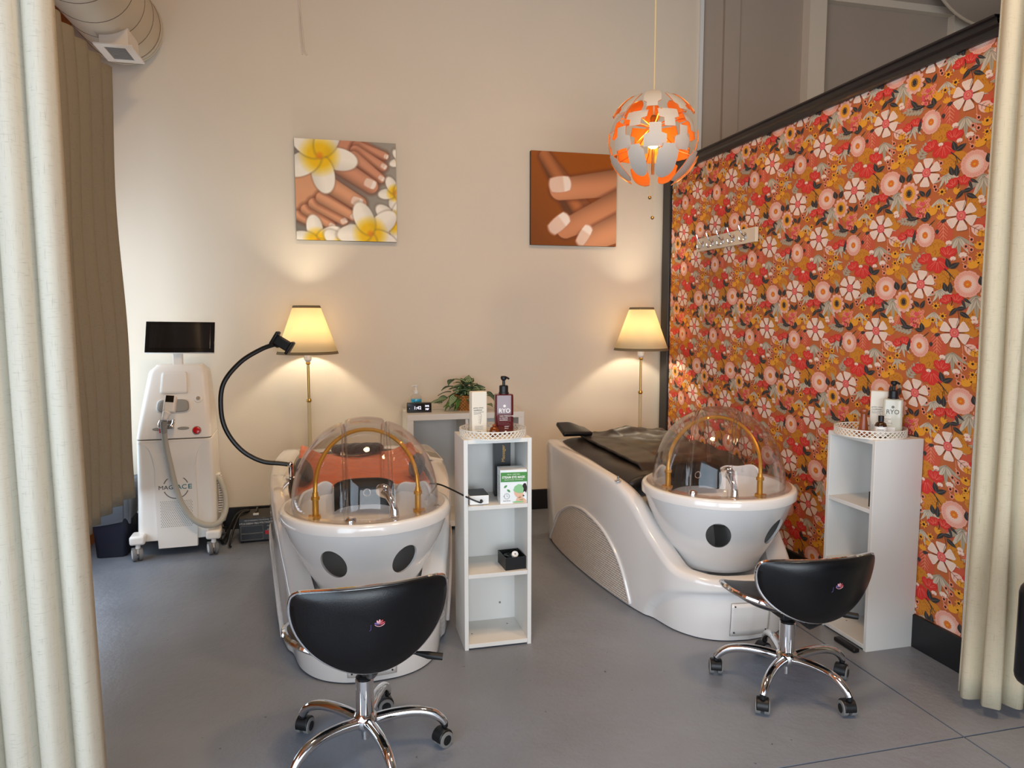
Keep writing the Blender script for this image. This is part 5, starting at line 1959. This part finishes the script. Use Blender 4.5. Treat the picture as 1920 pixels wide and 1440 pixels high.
def pump_bottle(label, loc, nx, ny, body, ink, w=0.082, d=0.056, hb=0.155, name=True, extra=()):
    t = thing('pump_bottle', label, 'bottle', loc)
    M = Matrix.Rotation(atan2(ny, nx) + pi / 2, 4, 'Z')
    mb = MB()
    r = 0.012
    P = [(cx + r * cos(radians(a0 + 18 * k)), cy + r * sin(radians(a0 + 18 * k))) for cx, cy, a0 in ((w / 2 - r, -d / 2 + r, -90), (w / 2 - r, d / 2 - r, 0), (-w / 2 + r, d / 2 - r, 90), (-w / 2 + r, -d / 2 + r, 180)) for k in range(6)]
    n = len(P)
    lv = [(0.96, 0), (1, .004), (1, hb - .006), (.95, hb), (.45, hb + .004)]
    vs = [(x * k, y * k, z) for k, z in lv for x, y in P]
    mb.add(vs, [(j * n + i, j * n + (i + 1) % n, (j + 1) * n + (i + 1) % n, (j + 1) * n + i) for j in range(len(lv) - 1) for i in range(n)] + [tuple(range(n))[::-1], tuple((len(lv) - 1) * n + i for i in range(n))], 0, M)
    b = mb.build('bottle_body', body, t, angle=40)
    mb = MB().lathe([(.001, hb), (.0225, hb), (.0225, hb + .008), (.020, hb + .010), (.020, hb + .036), (.016, hb + .039), (.001, hb + .039)], 28)
    mb.lathe([(.001, hb + .039), (.0065, hb + .039), (.0065, hb + .060), (.013, hb + .066), (.014, hb + .076), (.010, hb + .080), (.001, hb + .080)], 20)
    mb.tube([tuple(M @ Vector(p)) for p in ((0.0, 0, hb + .073), (0.012, -0.008, hb + .074), (0.022, -0.014, hb + .068))], 0.0045, 8)
    mb.build('pump', 'black_plastic', t, angle=40)
    F = M @ Matrix.Translation((0, -d / 2 - 0.0005, 0)) @ Matrix.Rotation(pi / 2, 4, 'X')
    if name:
        lettering('RYO', .027, F @ Matrix.Translation((0, .106, 0)), ink, b, width=0.95, bold=.0003)
        MB().lathe([(.001, 0), (.006, 0), (.006, .0006), (.001, .0006)], 14, M=F @ Matrix.Translation((0, .128, 0))).build('crest', ink, b)
    for tx, s, x, z in extra:
        lettering(tx, s, F @ Matrix.Translation((x, z, 0)), ink, b, align='LEFT')
    return t, b, F


carton('tall cream carton bottle on the left tray, beside the dark red pump bottle', (0.606, 3.105, TZ), 0.12, -1, h=0.190)
_, b, F = pump_bottle('dark red shampoo pump bottle on the left tray', (0.715, 3.070, TZ), -0.1, -1, 'wine_red', 'ink_white', hb=0.178, extra=(('HAIR STRENGTHEN', .0075, -.022, .083), ('& VOLUME', .0075, -.022, .074), ('SHAMPOO', .0075, -.022, .065), ('EXPERT', .006, .0, .036), ('500 ml', .006, .0, .028)))
MB().lathe([(.001, 0), (.005, 0), (.005, .0006), (.001, .0006)], 14, M=F @ Matrix.Translation((0.005, .013, 0))).build('crest', 'ink_white', b)
j = thing('amber_jar', 'small round amber glass jar on the left tray', 'jar', (0.659, 3.015, TZ))
MB().lathe([(.001, 0), (.012, 0), (.020, .008), (.022, .022), (.018, .036), (.011, .042), (.001, .043)], 28).build('glass', 'amber_glass', j)
MB().lathe([(.001, .042), (.006, .043), (.008, .048), (.006, .052), (.001, .053)], 16).build('stopper', 'wood_red', j)

VX, VY = -0.66, -0.75      # these face into the room, toward the wash beds
carton('tall cream carton bottle on the right tray, before the floral wallpaper', (2.358, 2.700, TZ), VX, VY, h=0.190)
_, b, F = pump_bottle('pearly white shampoo pump bottle with a black pump on the right tray', (2.362, 2.622, TZ), VX, VY, 'pearl_bottle', 'ink_grey', w=0.078, hb=0.160, extra=(('DAMAGE', .007, -.034, .074), ('CARE', .007, -.034, .065), ('SHAMPOO', .007, -.034, .056)))
MB().box((-0.006, 0.042, 0), (0.036, 0.018, 0.0006), M=F @ Matrix.Translation((0, -0.012, 0))).build('sticker', 'ink_white', b)
MB().box((-0.022, 0.068, -0.0002), (0.034, 0.036, 0.0004), M=F).build('sticker', 'carton_white', b)
j = thing('dropper_bottle', 'small dark amber bottle with a white label on the right tray', 'bottle', (2.276, 2.590, TZ))
gb = MB().lathe([(.001, 0), (.0225, 0), (.024, .003), (.024, .052), (.020, .062), (.011, .068), (.010, .072), (.001, .072)], 28).build('glass', 'amber_dark', j)
MB().lathe([(.001, .070), (.0115, .070), (.0115, .092), (.010, .094), (.001, .094)], 20).build('cap', 'black_plastic', j)
MB().lathe([(.0244, .006), (.0244, .048)], 28).build('label', 'ink_white', gb)
F = facing((2.276 - 2.276, 0, 0), VX, VY)
for k, tx in enumerate(('essential', 'scalp oil', '30 ml')):
    lettering(tx, .0075, facing((0.0249 * VX, 0.0249 * VY, .036 - .011 * k), VX, VY), 'ink_grey', gb)
j = thing('massage_pestle', 'turned reddish wood scalp massager standing on the right tray', 'massager', (2.272, 2.690, TZ))
MB().lathe([(.001, 0), (.034, 0), (.036, .006), (.032, .012), (.022, .017), (.020, .024), (.019, .036), (.0155, .058), (.013, .078), (.013, .090), (.0175, .096), (.019, .103), (.017, .110), (.010, .113), (.001, .114)], 32).build('turned_wood', 'wood_red', j)
j = thing('wooden_comb', 'flat red brown wooden comb lying on the right tray', 'comb', (2.235, 2.64, TZ))
mb = MB().box((0, 0, .004), (0.05, 0.02, .006), rz=radians(-30))
for k in range(9):
    mb.box((-0.020 + 0.005 * k, -0.018, .004), (.0025, .022, .004), M=Matrix.Rotation(radians(-30), 4, 'Z'))
mb.build('comb_body', 'wood_red', j)

# ------------------------------------------------------------------ contents of the left tower
S1 = 0.6405
bx = thing('eye_mask_box', 'white and green steam eye mask carton on the upper shelf', 'box', (0.738, 3.010, S1), radians(-4))
w, d, h = 0.118, 0.085, 0.150
bb = MB().box((0, 0, h / 2), (w, d, h)).build('carton', 'box_white', bx, bevel=0.0012)
fy_ = -d / 2 - 0.0006
MB().box((0.001, fy_, 0.118), (w - .002, .0008, .042)).build('green_band', 'carton_green', bb, smooth=False)
Rf = Matrix.Rotation(pi / 2, 4, 'X')
lettering('STEAM EYE MASK', .0142, Matrix.Translation((0, fy_ - .001, .117)) @ Rf, 'ink_white', bb, bold=.0004, width=.93)
lettering('RELAX - SLEEP WELL', .0062, Matrix.Translation((0, fy_ - .001, .130)) @ Rf, 'ink_white', bb)
lettering('RELIEVE FATIGUE - SOOTHE EYES', .0055, Matrix.Translation((0, fy_ - .001, .106)) @ Rf, 'ink_white', bb)
lettering('warm', .0072, Matrix.Translation((0.034, fy_ - .0034, .018)) @ Rf, 'carton_green', bb)
# printed woman wearing the mask, leaves and clock
FP = lambda u, v, k: (u, fy_ - .0004 - .0003 * k, v)
def disc(u, v, a, b, k, m, nm, rot=0):
    r = radians(rot)
    MB().poly([FP(u + a * cos(q) * cos(r) - b * sin(q) * sin(r), v + a * cos(q) * sin(r) + b * sin(q) * cos(r), k) for q in [2 * pi * i / 22 for i in range(22)]]).build(nm, m, bb, smooth=False)
disc(0.046, .060, .012, .030, 0, 'hair_print', 'printed_hair', -8)
disc(0.022, .050, .020, .027, 1, 'skin_print', 'printed_face', 20)
MB().poly([FP(*q, 1) for q in ((-.004, .0015), (.056, .0015), (.056, .014), (.042, .026), (.030, .034), (.012, .022), (.010, .012))]).build('printed_neck', 'skin_print', bb, smooth=False)
disc(0.048, .044, .006, .009, 2, 'ink_white', 'printed_ear')
MB().poly([FP(*q, 3) for q in ((-.002, .060), (.004, .076), (.020, .086), (.036, .084), (.044, .066), (.042, .048), (.024, .046), (.006, .052))]).build('printed_mask', 'mask_print', bb, smooth=False)
disc(0.020, .0075, .026, .004, 2, 'mask_print', 'printed_collar')
for u, v, r in ((-.036, .077, 40), (-.022, .058, -40)):
    disc(u, v, .0085, .0045, 1, 'leaf_print', 'printed_leaf', r)
mb = MB().tube([FP(-.030 + .012 * cos(q), .034 + .012 * sin(q), 1) for q in [2 * pi * i / 22 for i in range(22)]], .0007, 5, closed=True)
mb.tube([FP(-.030, .042, 1), FP(-.030, .034, 1), FP(-.024, .031, 1)], .0006, 5).tube([FP(-.047, .034, 1), FP(-.038, .034, 1)], .0006, 5)
mb.build('printed_clock', 'ink_grey', bb)
lettering('about 20 min', .006, Matrix.Translation((-.030, fy_ - .001, .014)) @ Rf, 'ink_grey', bb)
mb = MB()
for k in range(10):
    mb.box((-w / 2 - .0005, -0.002, .03 + .0095 * k), (.0006, .055 - .012 * (k % 3), .0012))
mb.build('side_print', 'ink_grey', bb, smooth=False)
bx = thing('massager_box', 'tall black carton with gold lettering at the back of the upper shelf', 'box', (0.722, 3.145, S1), radians(-6))
bb = MB().box((0, 0, .130), (.074, .070, .262)).build('carton', 'black_plastic', bx, bevel=.0012)
lettering('Massager', .021, Matrix.Translation((0.004, -.0358, .196)) @ Rf @ Matrix.Rotation(pi / 2, 4, 'Z'), 'gold_ink', bb)
dv = thing('sound_box', 'small white box with a black top on the upper shelf, a cable plugged in', 'device', (0.585, 3.035, S1))
MB().box((0, 0, .022), (.085, .115, .040)).build('case', 'box_white', dv, bevel=.003)
MB().box((0, 0, .0435), (.082, .112, .003)).build('lid', 'black_plastic', dv, bevel=.001)
MB().cyl((.008, -.066, .020), (.008, -.056, .020), .006, 12).build('plug_socket', 'black_plastic', dv)
mb = MB().tube(catmull([(0.395, 3.16, 0.705), (0.43, 3.10, 0.712), (0.47, 3.03, 0.705), (0.53, 2.955, 0.683), (0.575, 2.935, 0.665), (0.593, 2.955, 0.661), (0.593, 2.972, 0.6605)], 8), 0.0038, 8)
cb = mb.build('power_cable', 'black_plastic')
tag(cb, 'black cable running from the left spa bed dome to the small white box', 'cable')
S2 = 0.3385
ob = thing('open_box', 'small open black box on the middle shelf of the left tower', 'box', (0.745, 3.040, S2), radians(4))
mb = MB().b2((-.048, -.06, 0), (.048, .06, .004))
for x in (-.0465, .0465):
    mb.b2((x - .0015, -.06, .004), (x + .0015, .06, .056))
for y in (-.0585, .0585):
    mb.b2((-.045, y - .0015, .004), (.045, y + .0015, .056))
mb.build('box_body', 'black_plastic', ob, smooth=False)
hd = thing('earpiece', 'round white disc with a black cord lying in the small open black box', 'gadget', (0.745, 3.04, S2 + 0.0045))
MB().lathe([(.001, .012), (.014, .012), (.0155, .008), (.0155, 0), (.001, 0)], 24, M=Matrix.Translation((.010, -.012, .046)) @ Matrix.Rotation(radians(50), 4, 'X')).build('disc', 'white_plastic', hd)
MB().lathe([(.001, .0128), (.003, .0128), (.003, .012)], 10, M=Matrix.Translation((.010, -.012, .046)) @ Matrix.Rotation(radians(50), 4, 'X')).build('dot', 'ink_dark', hd)
MB().tube(catmull([(.010, -.010, .046), (.0, .01, .05), (-.03, .02, .03), (-.03, -.03, .012), (.02, -.04, .008), (.034, .0, .02), (.03, .035, .055), (.0, .045, .04), (-.02, .03, .012)], 6), .0028, 6).build('cord', 'black_gloss', hd)
MB().lathe([(.001, 0), (.03, 0), (.032, .02), (.028, .04), (.001, .042)], 20, (-.005, .02, .0)).build('spool', 'black_plastic', hd)

# ------------------------------------------------------------------ cube shelf on the back wall with its things
DZ = 0.805
dk = thing('cube_shelf', 'low white cube shelf against the back wall, behind the left spa bed', 'shelf', (0.845, 4.92, 0))
w, d, th = 0.80, 0.39, 0.040
MB().box((0, 0, DZ - th / 2), (w, d, th)).build('top_panel', 'white_melamine', dk, bevel=.0015)
MB().box((0, 0, 0.05), (w - 2 * th, d, th)).build('bottom_panel', 'white_melamine', dk, bevel=.0015)
for s in (-1, 1):
    MB().box((s * (w / 2 - th / 2), 0, (DZ - th) / 2), (th, d, DZ - th)).build('side_panel', 'white_melamine', dk, bevel=.0015)
MB().box((0.0, 0.0, (DZ - th + 0.07) / 2), (.018, d - .01, DZ - th - 0.07)).build('divider', 'white_melamine', dk, bevel=.001)
MB().box((0, d / 2 - .006, 0.42), (w - 2 * th, .006, DZ - 0.10)).build('back_panel', 'white_melamine', dk, smooth=False)
tag(MB().tube(catmull([(0.50, 5.09, 0.74), (0.505, 5.08, 0.70), (0.49, 5.05, 0.62), (0.487, 5.02, 0.5), (0.50, 5.04, 0.3), (0.52, 5.06, 0.1)], 8), .003, 6).build('cable', 'black_plastic'), 'thin black cable hanging inside the low white cube shelf', 'cable')
c = thing('desk_clock', 'black block digital clock with white digits on the cube shelf', 'clock', (0.538, 4.86, DZ), radians(-3))
cb = MB().box((0, 0, .032), (.165, .06, .064)).build('case', 'black_plastic', c, bevel=.003)
MB().box((0, -.0305, .032), (.160, .001, .060)).build('face', 'black_gloss', cb)
for tx, s, x, z in (('1:42', .030, -.012, .032), ('30%', .017, .052, .044), ('78F', .017, .052, .022), ('.', .02, -.066, .034)):
    lettering(tx, s, Matrix.Translation((x, -.0315, z)) @ Rf, 'clock_digits', cb, 'digits', bold=.0006)
b = thing('sanitizer_bottle', 'clear pump bottle of blue sanitizer behind the digital clock', 'bottle', (0.530, 4.965, DZ))
MB().lathe([(.001, .001), (.038, .001), (.040, .006), (.040, .085), (.036, .098), (.020, .112), (.016, .116), (.016, .122)], 28).build('glass', 'acrylic', b)
lq = MB().lathe([(.001, .004), (.0375, .004), (.0375, .080), (.001, .080)], 28).build('liquid', 'sanitizer_blue', b)
lettering('HAND', .017, Matrix.Translation((0.004, -.0388, .060)) @ Rf, 'ink_dark', lq)
MB().lathe([(.001, .118), (.018, .118), (.018, .136), (.006, .140), (.006, .165), (.011, .168), (.011, .176), (.001, .178)], 20).tube([(0, 0, .172), (-.02, -.01, .174), (-.032, -.014, .168)], .004, 8).build('pump', 'white_plastic', b)
# plant in its basket
pl = thing('potted_plant', 'striped leafy plant in a woven basket on the cube shelf', 'plant', (0.890, 4.92, DZ))
mb = MB()
for k in range(9):
    z = .006 + .0118 * k
    r = 0.078 + 0.012 * k / 8
    pts = [((r + .0045 * sin(22 * q + pi * k)) * cos(q), (r + .0045 * sin(22 * q + pi * k)) * sin(q), z) for q in [2 * pi * i / 88 for i in range(88)]]
    mb.tube(pts, .0064, 6, closed=True)
mb.lathe([(.001, .002), (.076, .002), (.084, .095), (.001, .092)], 40)
mb.build('basket', 'woven', pl)
mb = MB()
rr = random.Random(21)
def leaf3(base, yaw, pitch, L, W, droop, mi, stripe=True, roll=0.0):
    nu_, nv_ = 6, 10
    def pt(u, v, off=0.0):
        s = (u - .5)
        wv = W * 1.25 * max(0.0, sin(pi * min(1, (v * 0.97 + 0.03) ** 0.72))) * (1 - 0.30 * v)
        x = L * v
        z = -droop * L * v * v + 0.25 * W * abs(s) * 2 * 0.5 + off
        y = s * wv
        p = Vector((x, y * cos(roll) , z + y * sin(roll)))
        p = Matrix.Rotation(yaw, 3, 'Z') @ (Matrix.Rotation(-pitch, 3, 'Y') @ p)
        q_ = Vector(base) + p
        q_.z = max(q_.z, 0.004 + off)
        return tuple(q_)
    mb.grid(lambda u, v: pt(u, v), nu_, nv_, mi)
    if stripe:
        for s0 in (0.14, 0.30, 0.455, 0.62, 0.78):
            mb.grid(lambda u, v: pt(s0 + 0.075 * u, 0.06 + 0.86 * v, 0.0012), 1, nv_, 1)
            mb.grid(lambda u, v: pt(s0 + 0.075 * u, 0.06 + 0.86 * v, -0.0012), 1, nv_, 1)
for k in range(74):
    yaw = rr.uniform(0, 2 * pi)
    ring_ = rr.random() ** 0.6
    base = (0.055 * ring_ * cos(yaw), 0.055 * ring_ * sin(yaw), rr.uniform(.11, .20) - .05 * ring_)
    leaf3(base, yaw + rr.uniform(-.5, .5), radians(rr.uniform(5, 65) * (1.1 - ring_ * 0.8)), rr.uniform(.070, .100), rr.uniform(.042, .060), rr.uniform(.2, .7), 0, True, rr.uniform(-.6, .6))
for (x, y, z, yaw, L) in ((-.155, -.03, .085, 3.3, .085), (-.13, -.05, .13, 3.0, .085), (-.10, -.07, .10, 3.9, .09), (-.19, -.02, .055, 3.1, .08), (-.115, -.03, .165, 2.4, .09), (-.11, .0, .21, 1.9, .075), (.12, -.05, .12, -.1, .09), (.17, -.04, .095, .1, .085), (.19, -.05, .05, -.6, .07), (.03, -.095, .075, -1.4, .085), (.055, -.085, .06, -1.1, .08), (.125, -.04, .035, -1.2, .07)):
    leaf3((x, y, z), yaw, radians(rr.uniform(-25, 25)), L, L * .62, .5, 0, True, rr.uniform(-.9, .3))
for k in range(26):
    yaw = rr.choice((3.14, 3.6, 2.9, 4.2)) + rr.uniform(-.4, .4)
    leaf3((-.10 + rr.uniform(-.05, .05), -.05 + rr.uniform(-.04, .04), rr.uniform(.02, .09)), yaw, radians(rr.uniform(-60, 20)), rr.uniform(.05, .085), .018, .3, 2, False)
mb.build('foliage', ['leaf_dark', 'leaf_light', 'leaf_mid'], pl, angle=70, fix=False)
mb = MB()
for k in range(14):
    a = 2 * pi * k / 14
    mb.tube(catmull([(0.01 * cos(a), 0.01 * sin(a), .09), (0.035 * cos(a), 0.035 * sin(a), .14), (0.075 * cos(a), 0.075 * sin(a), .15)], 4), .0022, 5)
for x, y, z in ((-.18, -.03, .07), (.18, -.045, .08), (-.11, -.02, .19), (.12, -.04, .12)):
    mb.tube(catmull([(0, 0, .10), (x * .5, y * .5, z * .5 + .09), (x, y, z)], 4), .0022, 5)
mb.build('stem', 'stem_green', pl)

# ------------------------------------------------------------------ coat rack on the partition
rk = thing('coat_rack', 'white wall coat rack with five chrome hooks on the floral partition', 'coat rack', (PX - 0.006, 4.192, 1.942))
MB().box((-0.012, 0, 0), (0.022, 0.715, 0.088)).build('rail', 'rack_white', rk, bevel=.003)
for k in range(5):
    y = 0.270 - 0.130 * k
    mb = MB()
    mb.lathe([(.001, 0), (.016, 0), (.016, .003), (.013, .005), (.001, .006)], 18, M=Matrix.Translation((-.023, y, 0)) @ Matrix.Rotation(-pi / 2, 4, 'Y') @ Matrix.Diagonal((1.5, 1, 1, 1)))
    mb.tube(catmull([(-.026, y, .0), (-.045, y, .012), (-.062, y, .035), (-.072, y, .062)], 6), .0048, 8)
    mb.tube(catmull([(-.026, y, -.002), (-.036, y, -.020), (-.050, y, -.030), (-.063, y, -.024), (-.067, y, -.008)], 6), .0044, 8)
    mb.sphere((-.072, y, .063), .0062, 10, 6).sphere((-.067, y, -.007), .006, 10, 6)
    mb.build('hook', 'chrome', rk)

# ------------------------------------------------------------------ black chair just entering the frame on the right
ch = thing('armchair', 'black padded chair edge with a white tag at the right border', 'chair', (2.05, 1.48, 0), radians(0))
MB().box((0, 0, 0.585), (0.50, 0.10, 0.30)).build('backrest', 'black_leather', ch, bevel=.035, bseg=4)
MB().box((0.03, -0.26, 0.42), (0.44, 0.46, 0.09)).build('seat', 'black_leather', ch, bevel=.03, bseg=3)
mb = MB().cyl((0.03, -.26, .06), (0.03, -.26, .38), .03, 16)
mb.lathe([(.001, 0), (.2, 0), (.2, .012), (.06, .03), (.03, .06), (.001, .06)], 32, (0.03, -.26, 0))
mb.build('pedestal', 'chrome', ch)
MB().box((-0.236, -0.030, .535), (.012, .05, .10)).build('tag', 'white_plastic', ch, bevel=.001)
